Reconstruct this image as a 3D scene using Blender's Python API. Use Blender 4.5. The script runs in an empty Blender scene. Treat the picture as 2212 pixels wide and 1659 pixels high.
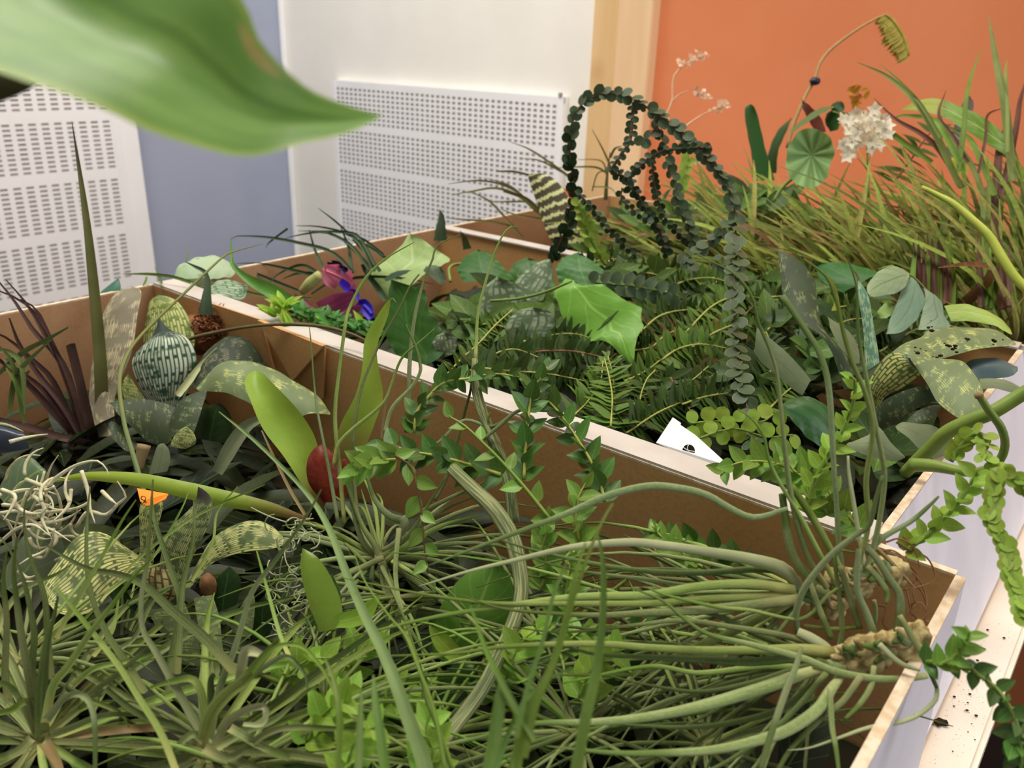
import bpy, bmesh, math, random
from mathutils import Vector, Matrix, Quaternion
random.seed(7)
SC = bpy.context.scene
COL = SC.collection
# ------------------------------------------------------------------ camera (frame 2212 x 1659, focal length in pixels)
FPX, W, H = 1790.0, 2212.0, 1659.0
RIM = 0.12                    # box rims above the table
CAMZ = RIM + 0.20
pitch, roll = math.radians(22), math.radians(2)
CAM = Vector((0, 0, CAMZ))
FWD = Vector((0, math.cos(pitch), -math.sin(pitch)))
_r0 = Vector((1, 0, 0)); _u0 = Vector((0, math.sin(pitch), math.cos(pitch)))
RGT = _r0 * math.cos(roll) + _u0 * math.sin(roll)
UPV = -_r0 * math.sin(roll) + _u0 * math.cos(roll)
cd = bpy.data.cameras.new('camera'); cam = bpy.data.objects.new('camera', cd); COL.objects.link(cam)
cam.matrix_world = Matrix((( RGT.x, UPV.x, -FWD.x, 0), (RGT.y, UPV.y, -FWD.y, 0), (RGT.z, UPV.z, -FWD.z, CAMZ), (0, 0, 0, 1)))
cd.sensor_width = 36; cd.lens = FPX / W * 36; cd.clip_start = 0.005; cd.clip_end = 50
cd.dof.use_dof = True; cd.dof.focus_distance = 0.43; cd.dof.aperture_fstop = 15.0
SC.camera = cam
# ------------------------------------------------------------------ world, lamps, exposure
wd = bpy.data.worlds.new('world'); SC.world = wd; wd.use_nodes = True
wd.node_tree.nodes['Background'].inputs[0].default_value = (1.0, 0.94, 0.84, 1)
wd.node_tree.nodes['Background'].inputs[1].default_value = 0.25
def area(name, loc, target, sx, sy, power, col):
    l = bpy.data.lights.new(name, 'AREA'); l.shape = 'RECTANGLE'; l.size = sx; l.size_y = sy; l.energy = power; l.color = col
    o = bpy.data.objects.new(name, l); COL.objects.link(o); o.location = loc
    o.rotation_euler = (Vector(target) - Vector(loc)).to_track_quat('-Z', 'Y').to_euler(); return o
area('ceiling_lamp', (-0.35, 0.55, 1.95), (-0.3, 0.65, 0), 0.9, 0.5, 31, (1.0, 0.93, 0.82))
area('ceiling_lamp', (0.9, 1.1, 1.95), (0.7, 1.0, 0), 1.0, 0.6, 21, (1.0, 0.92, 0.80))
area('ceiling_lamp', (-0.9, 1.35, 1.95), (-0.7, 1.9, .1), 1.0, 0.5, 16, (1.0, 0.96, 0.90))
area('window_light', (2.6, -0.7, 1.2), (0.1, 0.7, 0.1), 1.6, 1.4, 37, (0.88, 0.92, 1.0))
SC.view_settings.view_transform = 'Standard'; SC.view_settings.look = 'None'
SC.view_settings.exposure = 0.0; SC.view_settings.gamma = 1.0; SC.view_settings.use_curve_mapping = False
# ------------------------------------------------------------------ placing helpers
def D(x, y, d):
    return CAM + (FWD + RGT * ((x - W / 2) / FPX) - UPV * ((y - H / 2) / FPX)) * d
def dz(x, y, z):                                   # camera depth at which the sight line through (x, y) meets height z
    v = FWD + RGT * ((x - W / 2) / FPX) - UPV * ((y - H / 2) / FPX)
    return (z - CAMZ) / v.z
def Zp(x, y, z): return D(x, y, dz(x, y, z))
def depth(p): return (p - CAM).dot(FWD)
def lerp(a, b, t): return a + (b - a) * t
def samp(seq, t):
    if not isinstance(seq, (list, tuple)): return seq
    if len(seq) == 1: return seq[0]
    f = t * (len(seq) - 1); i = min(int(f), len(seq) - 2); return lerp(seq[i], seq[i + 1], f - i)
R0 = (0, 0, 1)
R1 = (0, 0, .38584); R2 = (680, 120, .3255); R3 = (1350, 0, .38969); R4 = (0, 560, .33454); R5 = (600, 560, .33454)
R6 = (1300, 560, .4123); R7 = (0, 1050, .36714); R8 = (700, 1050, .36714); R9 = (1400, 1050, .36709); RA = (1150, 150, .24864)
RB = (1700, 380, .25321); RC = (1650, 600, .25407); RD = (480, 440, .23508); RE = (1700, 150, .23146); RF = (250, 540, .24864)
RG = (1850, 1000, .19286); RH = (1850, 1300, .21638)
def px(R, s): return [(R[0] + float(a.split(',')[0]) * R[2], R[1] + float(a.split(',')[1]) * R[2]) for a in s.split()]
def T(R, s, d=None, h=None):                       # traced points -> 3D, with depths d (m) or heights h (cm above the rims)
    q = px(R, s); n = len(q); out = []
    for i, (x, y) in enumerate(q):
        t = i / (n - 1) if n > 1 else 0
        out.append(D(x, y, samp(d, t) if d is not None else dz(x, y, RIM + samp(h, t) / 100)))
    return out
def poly(pts, n):
    L = [0]
    for i in range(1, len(pts)): L.append(L[-1] + (pts[i] - pts[i - 1]).length)
    out = []; j = 0
    for i in range(n):
        s = L[-1] * i / (n - 1)
        while j < len(L) - 2 and L[j + 1] < s: j += 1
        out.append(pts[j].lerp(pts[j + 1], min(1, max(0, (s - L[j]) / max(1e-9, L[j + 1] - L[j])))))
    return out
def spline(pts, n):
    if len(pts) == 2: return [pts[0].lerp(pts[1], i / (n - 1)) for i in range(n)]
    P = [pts[0] * 2 - pts[1]] + list(pts) + [pts[-1] * 2 - pts[-2]]
    m = len(pts) - 1; dense = []
    K = max(8, 3 * n // m)
    for i in range(m):
        a, b, c, d = P[i:i + 4]
        for k in range(K):
            t = k / K
            dense.append(0.5 * ((2 * b) + (c - a) * t + (2 * a - 5 * b + 4 * c - d) * t * t + (3 * b - a - 3 * c + d) * t ** 3))
    dense.append(pts[-1].copy())
    L = [0]
    for i in range(1, len(dense)): L.append(L[-1] + (dense[i] - dense[i - 1]).length)
    out = []; j = 0
    for i in range(n):
        s = L[-1] * i / (n - 1)
        while j < len(L) - 2 and L[j + 1] < s: j += 1
        u = (s - L[j]) / max(1e-9, L[j + 1] - L[j]); out.append(dense[j].lerp(dense[j + 1], min(1, max(0, u))))
    return out
# ------------------------------------------------------------------ objects
def mesh(name, verts, faces, uvs=None, smooth=True):
    me = bpy.data.meshes.new(name); me.from_pydata(verts, [], faces)
    if uvs:
        ul = me.uv_layers.new(name='UVMap'); data = [0.0] * (2 * len(me.loops)); vi = [0] * len(me.loops)
        me.loops.foreach_get('vertex_index', vi)
        for k, v in enumerate(vi): data[2 * k], data[2 * k + 1] = uvs[v]
        ul.data.foreach_set('uv', data)
    if smooth: me.polygons.foreach_set('use_smooth', [True] * len(me.polygons))
    me.update(); return me
def link(name, me, mat, parent=None, local=None):
    o = bpy.data.objects.new(name, me); COL.objects.link(o)
    if mat is not None and not me.materials: me.materials.append(mat)
    if parent is not None: o.parent = parent
    if local is not None: o.matrix_basis = local
    return o
USED = {}
def tag(o, label, cat, group=None, kind=None):
    if label: o['label'] = label
    if cat: o['category'] = cat
    if group: o['group'] = group
    if kind: o['kind'] = kind
    return o
def thing(name, label, cat, loc, group=None):
    o = bpy.data.objects.new(name, None); COL.objects.link(o); o.location = loc; o.empty_display_size = .01
    return tag(o, label, cat, group)
def place(name, verts, faces, uvs, mat, par, smooth=True):
    off = par.location if par is not None else Vector((0, 0, 0))
    if par is not None and par.parent is not None: off = off + par.parent.location
    return link(name, mesh(name, [v - off for v in verts], faces, uvs, smooth), mat, par)
def tube(name, pts, w, mat, par, n=14, k=6, cap=True, flat=1.0, groove=0.0):
    """round stem or needle leaf; w = widths in photo pixels along it"""
    c = spline(pts, n); V = []; F = []; UV = []
    up = None
    for i, p in enumerate(c):
        t = (c[min(i + 1, n - 1)] - c[max(i - 1, 0)]).normalized()
        if up is None: up = t.orthogonal().normalized()
        up = (up - t * up.dot(t)).normalized(); s = t.cross(up)
        r = .5 * samp(w, i / (n - 1)) * max(.03, depth(p)) / FPX
        if groove: g = ((CAM - p).normalized() + Vector((.25, 0, .9))).normalized()
        for j in range(k):
            a = 2 * math.pi * j / k; e = up * math.cos(a) + s * (math.sin(a) * flat)
            f = 1 - groove * max(0, e.dot(g)) ** 3 if groove else 1
            V.append(p + e * (r * f)); UV.append((j / k, i / (n - 1)))
    for i in range(n - 1):
        for j in range(k): F.append((i * k + j, i * k + (j + 1) % k, (i + 1) * k + (j + 1) % k, (i + 1) * k + j))
    if cap: F.append(tuple(range(k))[::-1]); F.append(tuple((n - 1) * k + j for j in range(k)))
    return place(name, V, F, UV, mat, par)
def blade(name, pts, w, mat, par, n=12, m=4, fold=.18, tilt=0.0, twist=0.0, wob=0.0, face=None):
    """strap leaf: a strip along pts, w = widths in photo pixels, fold = channel depth, tilt/twist turn it about its length"""
    c = spline(pts, n); V = []; F = []; UV = []
    for i, p in enumerate(c):
        t = (c[min(i + 1, n - 1)] - c[max(i - 1, 0)]).normalized()
        view = (CAM - p).normalized() if face is None else face
        s = t.cross(view)
        s = s.normalized() if s.length > 1e-4 else t.orthogonal().normalized()
        nn = s.cross(t).normalized()
        a = math.radians(tilt + twist * i / (n - 1)); s, nn = s * math.cos(a) + nn * math.sin(a), nn * math.cos(a) - s * math.sin(a)
        wd_ = samp(w, i / (n - 1)) * max(.03, depth(p)) / FPX
        for j in range(m + 1):
            u = j / m; q = 2 * u - 1
            V.append(p + s * (q * wd_ / 2) - nn * (fold * wd_ * (1 - q * q)) + nn * (wob * wd_ * math.sin(i * 1.7 + 9 * u)))
            UV.append((u, i / (n - 1)))
    for i in range(n - 1):
        for j in range(m): a = i * (m + 1) + j; F.append((a, a + 1, a + m + 2, a + m + 1))
    return place(name, V, F, UV, mat, par)
def sheet(name, A, B, mat, par, nu=8, nv=16, bulge=.15, crease=0.0, ruf=0.0, sharp=False):
    """broad leaf lofted between its two edges (base -> tip), arched by bulge towards the viewer, crease = midrib fold"""
    fn = poly if sharp else spline; a = fn(A, nv); b = fn(B, nv); V = []; F = []; UV = []
    for i in range(nv):
        e = b[i] - a[i]; t = ((a[min(i + 1, nv - 1)] + b[min(i + 1, nv - 1)]) - (a[max(i - 1, 0)] + b[max(i - 1, 0)]))
        nn = e.cross(t)
        if nn.length < 1e-9: nn = CAM - a[i]
        nn.normalize()
        if nn.dot(CAM - a[i]) < 0: nn = -nn
        for j in range(nu + 1):
            u = j / nu; q = 2 * u - 1
            V.append(a[i] + e * u + nn * (e.length * (bulge * (1 - q * q) - crease * (1 - abs(q)) + ruf * math.sin(i * 1.3 + j * 2.1) * abs(q))))
            UV.append((u, i / (nv - 1)))
    for i in range(nv - 1):
        for j in range(nu): k = i * (nu + 1) + j; F.append((k, k + 1, k + nu + 2, k + nu + 1))
    return place(name, V, F, UV, mat, par)
def leafmesh(name, wid=.5, tipw=.25, fold=.2, curl=.15, n=7, m=4, shape='ovate', lobes=0):
    """unit leaf along +Y from the origin, face up +Z"""
    V = []; F = []; UV = []
    for i in range(n):
        t = i / (n - 1)
        if shape == 'ovate': ww = wid * (math.sin(math.pi * min(1, t * .97 + .03) ** .8) ** .8) * (1 - .35 * t) + .004
        elif shape == 'round': ww = wid * math.sqrt(max(0, 1 - (2 * t - 1) ** 2)) + .01
        elif shape == 'linear': ww = wid * (min(1, t * 6 + .3)) * (1 - t ** 3) + .003
        else: ww = wid * (1 - t) ** .7 * min(1, t * 8 + .2) + .003
        for j in range(m + 1):
            q = 2 * j / m - 1
            V.append(Vector((q * ww / 2, t, -fold * ww * (1 - abs(q)) + curl * (t - t * t * 1.6)))); UV.append((j / m, t))
    for i in range(n - 1):
        for j in range(m): a = i * (m + 1) + j; F.append((a, a + 1, a + m + 2, a + m + 1))
    return mesh(name, V, F, UV)
def inst(name, me, par, base, dirv, nrm, size, sx=1.0):
    y = dirv.normalized(); z = nrm - y * nrm.dot(y)
    z = z.normalized() if z.length > 1e-5 else y.orthogonal().normalized()
    x = y.cross(z); off = base - par.location - (par.parent.location if par.parent else Vector())
    M = Matrix(((x.x * size * sx, y.x * size, z.x * size, off.x), (x.y * size * sx, y.y * size, z.y * size, off.y), (x.z * size * sx, y.z * size, z.z * size, off.z), (0, 0, 0, 1)))
    return link(name, me, None, par, M)
# ------------------------------------------------------------------ materials
def srgb(h):
    if isinstance(h, str):
        h = h.lstrip('#'); h = [int(h[i:i + 2], 16) / 255 for i in (0, 2, 4)]
    return tuple(c / 12.92 if c <= .04045 else ((c + .055) / 1.055) ** 2.4 for c in h) + (1,)
class NT:
    def __init__(s, name):
        s.m = bpy.data.materials.new(name); s.m.use_nodes = True; s.t = s.m.node_tree; s.t.nodes.clear()
        s.out = s.n('ShaderNodeOutputMaterial')
    def n(s, ty, **kw):
        o = s.t.nodes.new(ty)
        for k, v in kw.items():
            if k.startswith('i_'):
                key = k[2:]; key = int(key) if key.isdigit() else key.replace('_', ' ')
                o.inputs[key].default_value = v
            else: setattr(o, k, v)
        return o
    def l(s, a, b): s.t.links.new(a, b)
    def mix(s, f, a, b, mode='MIX'):
        m = s.n('ShaderNodeMix', data_type='RGBA', blend_type=mode)
        for sock, v in ((m.inputs[0], f), (m.inputs[6], a), (m.inputs[7], b)):
            if hasattr(v, 'links'): s.l(v, sock)
            else: sock.default_value = v
        return m.outputs[2]
    def math(s, op, a, b=0.0, c=None):
        m = s.n('ShaderNodeMath', operation=op)
        for i, v in enumerate((a, b, c)):
            if v is None: continue
            if hasattr(v, 'links'): s.l(v, m.inputs[i])
            else: m.inputs[i].default_value = v
        return m.outputs[0]
    def step(s, x, lo, hi, a=0.0, b=1.0):
        m = s.n('ShaderNodeMapRange', interpolation_type='SMOOTHSTEP')
        s.l(x, m.inputs[0]); m.inputs[1].default_value = lo; m.inputs[2].default_value = hi; m.inputs[3].default_value = a; m.inputs[4].default_value = b
        return m.outputs[0]
    def noise(s, vec, scale, detail=2, rough=.5):
        n = s.n('ShaderNodeTexNoise'); n.inputs['Scale'].default_value = scale; n.inputs['Detail'].default_value = detail; n.inputs['Roughness'].default_value = rough
        if vec is not None: s.l(vec, n.inputs['Vector'])
        return n.outputs['Fac']
    def map(s, vec, scale):
        m = s.n('ShaderNodeMapping'); s.l(vec, m.inputs[0]); m.inputs['Scale'].default_value = scale; return m.outputs[0]
    def finish(s, col, rough=.5, trans=0.0, bump=None, bstr=.2, spec=.25, bdist=.001):
        p = s.n('ShaderNodeBsdfPrincipled')
        if hasattr(col, 'links'): s.l(col, p.inputs['Base Color'])
        else: p.inputs['Base Color'].default_value = col
        p.inputs['Roughness'].default_value = rough; p.inputs['Specular IOR Level'].default_value = spec
        if bump is not None:
            b = s.n('ShaderNodeBump'); b.inputs['Strength'].default_value = bstr; b.inputs['Distance'].default_value = bdist; s.l(bump, b.inputs['Height']); s.l(b.outputs[0], p.inputs['Normal'])
        sh = p.outputs[0]
        if trans > 0:
            tr = s.n('ShaderNodeBsdfTranslucent')
            if hasattr(col, 'links'): s.l(col, tr.inputs[0])
            else: tr.inputs[0].default_value = col
            mx = s.n('ShaderNodeMixShader'); mx.inputs[0].default_value = trans; s.l(sh, mx.inputs[1]); s.l(tr.outputs[0], mx.inputs[2]); sh = mx.outputs[0]
        s.l(sh, s.out.inputs[0]); return s.m
def uvn(N):
    tc = N.n('ShaderNodeTexCoord'); sp = N.n('ShaderNodeSeparateXYZ'); N.l(tc.outputs['UV'], sp.inputs[0]); return tc.outputs['UV'], sp.outputs[0], sp.outputs[1], tc.outputs['Object']
def leafmat(name, c1, c2, base=None, tip=None, basev=.25, tipv=.9, rough=.42, trans=.22, var=.3, lines=0, vein=None, nscale=40, linestr=.25, spec=.25, edge=None, huev=.025, fine=0.0):
    N = NT(name); uv, u, v, ob = uvn(N)
    col = N.mix(N.step(N.noise(ob, nscale, 3), .35, .65), srgb(c1), srgb(c2))
    if lines:
        w = N.n('ShaderNodeMath', operation='SINE'); N.l(N.math('MULTIPLY', u, lines * 6.283), w.inputs[0])
        col = N.mix(N.math('MULTIPLY', N.step(w.outputs[0], -.2, .6), linestr), col, srgb(c2) if vein is None else srgb(vein))
    elif vein:
        dist = N.math('ABSOLUTE', N.math('SUBTRACT', u, .5))
        sv = N.math('FRACT', N.math('ADD', N.math('MULTIPLY', v, 5.0), N.math('MULTIPLY', dist, -3.2)))
        side = N.math('MULTIPLY', N.step(N.math('ABSOLUTE', N.math('SUBTRACT', sv, .5)), 0.0, .09, 1, 0), .45)
        col = N.mix(N.math('MAXIMUM', side, N.step(dist, .012, .035, .9, 0)), col, srgb(vein))
    if fine: col = N.mix(N.math('MULTIPLY', N.step(N.noise(N.map(uv, (9, 60, 1)), 1.0, 3, .65), .42, .68), fine), col, srgb(c2 if vein is None else vein))
    if base: col = N.mix(N.step(v, 0, basev, 1, 0), col, srgb(base))
    if tip: col = N.mix(N.step(v, tipv, min(1, tipv + .12)), col, srgb(tip))
    if edge: col = N.mix(N.step(N.math('ABSOLUTE', N.math('SUBTRACT', u, .5)), .4, .5), col, srgb(edge))
    oi = N.n('ShaderNodeObjectInfo'); hs = N.n('ShaderNodeHueSaturation'); N.l(col, hs.inputs['Color'])
    N.l(N.math('ADD', N.math('MULTIPLY', oi.outputs['Random'], var), 1 - var / 2), hs.inputs['Value'])
    N.l(N.math('ADD', N.math('MULTIPLY', oi.outputs['Random'], huev), .5 - huev / 2), hs.inputs['Hue'])
    return N.finish(hs.outputs[0], rough, trans, N.noise(N.map(uv, (40, 70, 1)), 1.0, 2) if fine else N.noise(ob, 260, 2), .45 if fine else .15, spec)
def bandmat(name, dark, light, grey, nu=14, nv=18, cover=.5, top=.75, rough=.58, tipdark=None, trans=.12):
    """bromeliad leaf: pale window panes between dark lines, in blotchy cross bands"""
    N = NT(name); uv, u, v, ob = uvn(N)
    bw = N.n('ShaderNodeTexBrick'); mp = N.n('ShaderNodeMapping'); N.l(uv, mp.inputs[0]); mp.inputs['Rotation'].default_value = (0, 0, math.pi / 2); mp.inputs['Scale'].default_value = (nv, nu, 1)
    N.l(mp.outputs[0], bw.inputs['Vector']); bw.inputs['Scale'].default_value = 1; bw.inputs['Mortar Size'].default_value = .26; bw.inputs['Mortar Smooth'].default_value = .7
    bw.inputs['Brick Width'].default_value = 2.6; bw.inputs['Row Height'].default_value = 1.0; bw.offset = .37
    bw.inputs['Color1'].default_value = (1, 1, 1, 1); bw.inputs['Color2'].default_value = (.55, .55, .55, 1); bw.inputs['Mortar'].default_value = (0, 0, 0, 1)
    b2 = N.noise(N.map(uv, (nu * .5, nv * .55, 1)), 1.0, 2, .6)
    b1 = N.noise(N.map(uv, (2.2, 9, 1)), 1.0, 2)
    m = N.math('MULTIPLY', N.step(b2, .52 - cover * .3, .66 - cover * .3), N.step(b1, .6 - cover * .35, .72 - cover * .3))
    f = N.math('MULTIPLY', bw.outputs['Color'], m)
    bg = N.mix(N.step(N.noise(ob, 25, 3), .4, .65), srgb(dark), srgb(grey))
    col = N.mix(f, bg, srgb(light))
    if tipdark: col = N.mix(N.step(v, top, min(1, top + .18)), col, srgb(tipdark))
    return N.finish(col, rough, trans, f, .1, .3)
def plain(name, c1, c2=None, rough=.6, scale=60, bump=.15, trans=0, spec=.3, detail=4, bdist=.001):
    N = NT(name); tc = N.n('ShaderNodeTexCoord'); nz = N.noise(tc.outputs['Object'], scale, detail)
    col = N.mix(N.step(nz, .35, .65), srgb(c1), srgb(c2 or c1))
    return N.finish(col, rough, trans, nz, bump, spec, bdist)
# ------------------------------------------------------------------ the setting: boxes' own axes U (along the boxes) and V (across them)
A1 = Zp(345, 615, RIM)
_ang = math.radians(-38.3)
UD = Vector((math.cos(_ang), math.sin(_ang), 0)); VD = Vector((-UD.y, UD.x, 0))
A0 = Vector((A1.x, A1.y, 0))
def UVZ(u, v, z): return A0 + UD * u + VD * v + Vector((0, 0, z))
def touv(p): q = p - A0; return q.dot(UD), q.dot(VD)
def hit_v(x, y, v):                                # sight line with the plane v = const
    r = D(x, y, 1) - CAM; return CAM + r * ((v - (CAM - A0).dot(VD)) / r.dot(VD))
def hit_u(x, y, u):
    r = D(x, y, 1) - CAM; return CAM + r * ((u - (CAM - A0).dot(UD)) / r.dot(UD))
def hexa(P, name, mat, par=None, bev=0.0):        # 8 corners: 4 bottom, 4 top
    me = mesh(name, [Vector(p) for p in P], [(3, 2, 1, 0), (4, 5, 6, 7), (0, 1, 5, 4), (1, 2, 6, 5), (2, 3, 7, 6), (3, 0, 4, 7)], None, False)
    if bev:
        bm = bmesh.new(); bm.from_mesh(me); bmesh.ops.bevel(bm, geom=list(bm.edges), offset=bev, segments=2, affect='EDGES'); bm.to_mesh(me); bm.free()
    if par is not None: me.transform(Matrix.Translation(-par.location))
    return link(name, me, mat, par)
def boxuv(name, u0, u1, v0, v1, z0, z1, mat, par=None, bev=0.0):
    return hexa([UVZ(u0, v0, z0), UVZ(u1, v0, z0), UVZ(u1, v1, z0), UVZ(u0, v1, z0), UVZ(u0, v0, z1), UVZ(u1, v0, z1), UVZ(u1, v1, z1), UVZ(u0, v1, z1)], name, mat, par, bev)
VB = 1.05                                          # back wall
corner = hit_v(624, 250, VB); UB, _ = touv(corner)
FLOOR = -0.75
M_white = plain('painted_white_wall', '#f7f4ec', '#f3f0e8', .55, 8, .03)
M_blue = plain('blue_grey_wall', '#a3aac0', '#9fa7bd', .6, 9, .03)
M_orange = plain('orange_wall', '#d58259','#d17d53', .6, 6, .03)
M_panel = plain('white_enamel_panel', '#f8f8fa', '#f5f5f7', .4, 10, .02)
def woodmat(name, c1, c2, knots):
    N = NT(name); tc = N.n('ShaderNodeTexCoord'); ob = tc.outputs['Object']
    g = N.noise(N.map(ob, (26, 26, 2.2)), 1.0, 5, .6)
    col = N.mix(N.step(g, .3, .7), srgb(c1), srgb(c2))
    if knots:
        k = N.n('ShaderNodeTexVoronoi'); N.l(N.map(ob, (9, 9, 7)), k.inputs['Vector']); k.inputs['Scale'].default_value = 1
        col = N.mix(N.step(k.outputs['Distance'], .06, .3, .75, 0), col, srgb('#b98a52'))
    return N.finish(col, .45, 0, g, .05)
M_wood1 = woodmat('birch_plywood', '#dab581', '#e2c08e', True); M_wood2 = woodmat('pale_wood_trim', '#e0bc92', '#e7c8a0', False)
st = lambda o: tag(o, None, None, None, 'structure')
pl_l = touv(hit_v(1284, 180, VB))[0]; pl_m = touv(hit_v(1340, 180, VB))[0]; pl_r = touv(hit_v(1412, 180, VB))[0]
st(boxuv('wall_back', UB - .1, pl_l + .02, VB, VB + .08, FLOOR, 2.0, M_white))
st(boxuv('wall_left', UB - .08, UB, -1.6, VB, FLOOR, 2.0, M_blue))
st(boxuv('wall_right', pl_r - .02, 2.4, VB, VB + .08, FLOOR, 2.0, M_orange))
st(boxuv('trim_1', pl_l, pl_m, VB - .018, VB + .05, FLOOR, 2.0, M_wood1, None, .002))
st(boxuv('trim_2', pl_m, pl_r, VB - .026, VB + .05, FLOOR, 2.0, M_wood2, None, .002))
st(boxuv('trim_3', UB, UB + .012, VB - .014, VB, FLOOR, 2.0, M_panel, None, .002))
M_floor = plain('dark_floor', '#26221f', '#1d1a18', .5, 12, .05)
st(boxuv('floor', -2.0, 3.0, -2.0, VB + .1, FLOOR - .05, FLOOR, M_floor))
# table, edge parallel to the box ends
M_table = plain('cream_table_top', '#fbf5e6', '#f7f0de', .35, 20, .02)
ue = touv(Zp(2212, 1380, 0))[0]
tb = thing('table', 'cream topped table carrying the three plant boxes', 'table', UVZ(-.2, .2, FLOOR))
boxuv('table_top', -.22, ue, -.50, .92, -.03, 0, M_table, tb, .003)
M_leg = plain('grey_metal', '#6a6a6a', '#606060', .4, 30, .02)
for a, b in ((-.18, -.46), (ue - .04, -.46), (-.18, .88), (ue - .04, .88)): boxuv('leg', a - .018, a + .018, b - .018, b + .018, FLOOR, -.03, M_leg, tb, .003)
# perforated grilles: a sheet with real slots, cut as a grid of bars
def grille(name, label, P, usedir, a0, a1, z0, z1, rows, pitch_a, pitch_z, slot_a, slot_z, margin, gap, mat, thick=.006, root=None):
    """P(a, z, t) maps in-plane coordinates to space, t = distance proud of the wall"""
    root = root or thing(name, label, 'vent', P((a0 + a1) / 2, z0, 0))
    M_hole = plain('vent_interior', '#b5b0ad', '#aca7a4', .8, 20, .02)
    def slab(nm, b0, b1, y0, y1, t0, t1, mt):
        return hexa([P(b0, y0, t0), P(b1, y0, t0), P(b1, y0, t1), P(b0, y0, t1), P(b0, y1, t0), P(b1, y1, t0), P(b1, y1, t1), P(b0, y1, t1)], nm, mt, root)
    slab('backing', a0 + .004, a1 - .004, z0 + .004, z1 - .004, 0, .004, M_hole)
    zr = (z1 - z0 - margin * 2 - gap * (rows - 1)) / rows
    V = []; F = []
    def q(b0, b1, y0, y1):
        k = len(V); V.extend([P(b0, y0, t_) for t_ in ()] or [P(b0, y0, thick), P(b1, y0, thick), P(b1, y1, thick), P(b0, y1, thick)]); F.append((k, k + 1, k + 2, k + 3))
    slab('frame', a0, a0 + margin, z0, z1, 0, thick * 1.25, mat); slab('frame', a1 - margin, a1, z0, z1, 0, thick * 1.25, mat)
    for r in range(rows + 1):
        zc = z0 + margin + r * (zr + gap)
        if r == 0: slab('frame', a0, a1, z0, z0 + margin, 0, thick, mat)
        elif r == rows: slab('frame', a0, a1, z1 - margin, z1, 0, thick, mat)
        else: slab('crossbar', a0 + margin, a1 - margin, zc - gap, zc, 0, thick, mat)
    na = int((a1 - a0 - 2 * margin) / pitch_a); nz = int(zr / pitch_z)
    pa = (a1 - a0 - 2 * margin) / na; pz = zr / nz
    for r in range(rows):
        zb = z0 + margin + r * (zr + gap)
        V.clear(); F.clear()
        for i in range(na + 1):
            c = a0 + margin + i * pa; hw = (pa - slot_a) / 2
            q(max(a0 + margin, c - hw), min(a1 - margin, c + hw), zb, zb + zr)
        for j in range(nz + 1):
            c = zb + j * pz; hw = (pz - slot_z) / 2; y0 = max(zb, c - hw); y1 = min(zb + zr, c + hw)
            for i in range(na):
                b0 = a0 + margin + i * pa + (pa - slot_a) / 2; q(b0, b0 + slot_a, y0, y1)
        pm = place('perforated_panel', [v.copy() for v in V], list(F), None, mat, root, False); pm['kind'] = 'stuff'
    return root
# right vent, on the back wall
def Pb(a, z, t): return UVZ(a, VB - t - .012, z)
va0 = touv(hit_v(727, 300, VB - .012))[0]; va1 = touv(hit_v(1217, 300, VB - .012))[0]
vz1 = hit_v(727, 173, VB - .012).z
dst = depth(hit_v(970, 300, VB))
zs = lambda y: hit_v(735, y, VB - .012).z
gr = grille('wall_vent', 'white perforated vent on the white wall beside the wooden post', Pb, 'u', va0, va1, vz1 - .5, vz1, 5, .0158, (zs(300) - zs(308.6)), .0085, (zs(300) - zs(308.6)) * .55, .013, .0105 * 1.2, M_panel)
boxuv('backplate', va0, va1, VB - .012, VB - .001, vz1 - .5, vz1, M_panel, gr)
M_screw = plain('screw_metal', '#9a9a98', '#8a8a88', .35, 50, .02)
sp = hit_v(1210, 205, VB - .02)
hexa([sp + UD * a + VD * b + Vector((0, 0, c)) for c in (-.004, .004) for a, b in ((-.004, -.002), (.004, -.002), (.004, .004), (-.004, .004))], 'screw', M_screw, gr, .001)
# left panel, standing off the blue wall
UL = UB + .05
def Pl(a, z, t): return UVZ(UL + t + .02, a, z)
lv1 = touv(hit_u(318, 430, UL + .02))[1]
cabz = thing('radiator_cover', 'white slotted metal cover standing before the blue wall at the left', 'cover', UVZ(UL, lv1 - .3, FLOOR))
boxuv('body', UB, UL + .02, -1.3, lv1, FLOOR, .75, M_panel, cabz, .003)
zl = lambda y: hit_u(120, y, UL + .02).z
la1 = touv(hit_u(262, 430, UL + .02))[1]
pz = zl(300) - zl(309.6)
zt = hit_u(240, 400, UL + .02).z
# vertical rhythm: bars of plain sheet at pixel rows 245, 390, 515
def lrow(y): return hit_u(150, y, UL + .02).z
gz1 = lrow(140); per = (lrow(252) - lrow(515)) / 2
grille('perforated_grille', 'white slotted grille on the cover before the blue wall', Pl, 'v', la1 - .95, la1 + .012, lrow(252) - per * 5 + .01, lrow(252) + per * 2, 7, .0245, pz, .0145, pz * .5, .012, .019, M_panel, .006, cabz)
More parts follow.
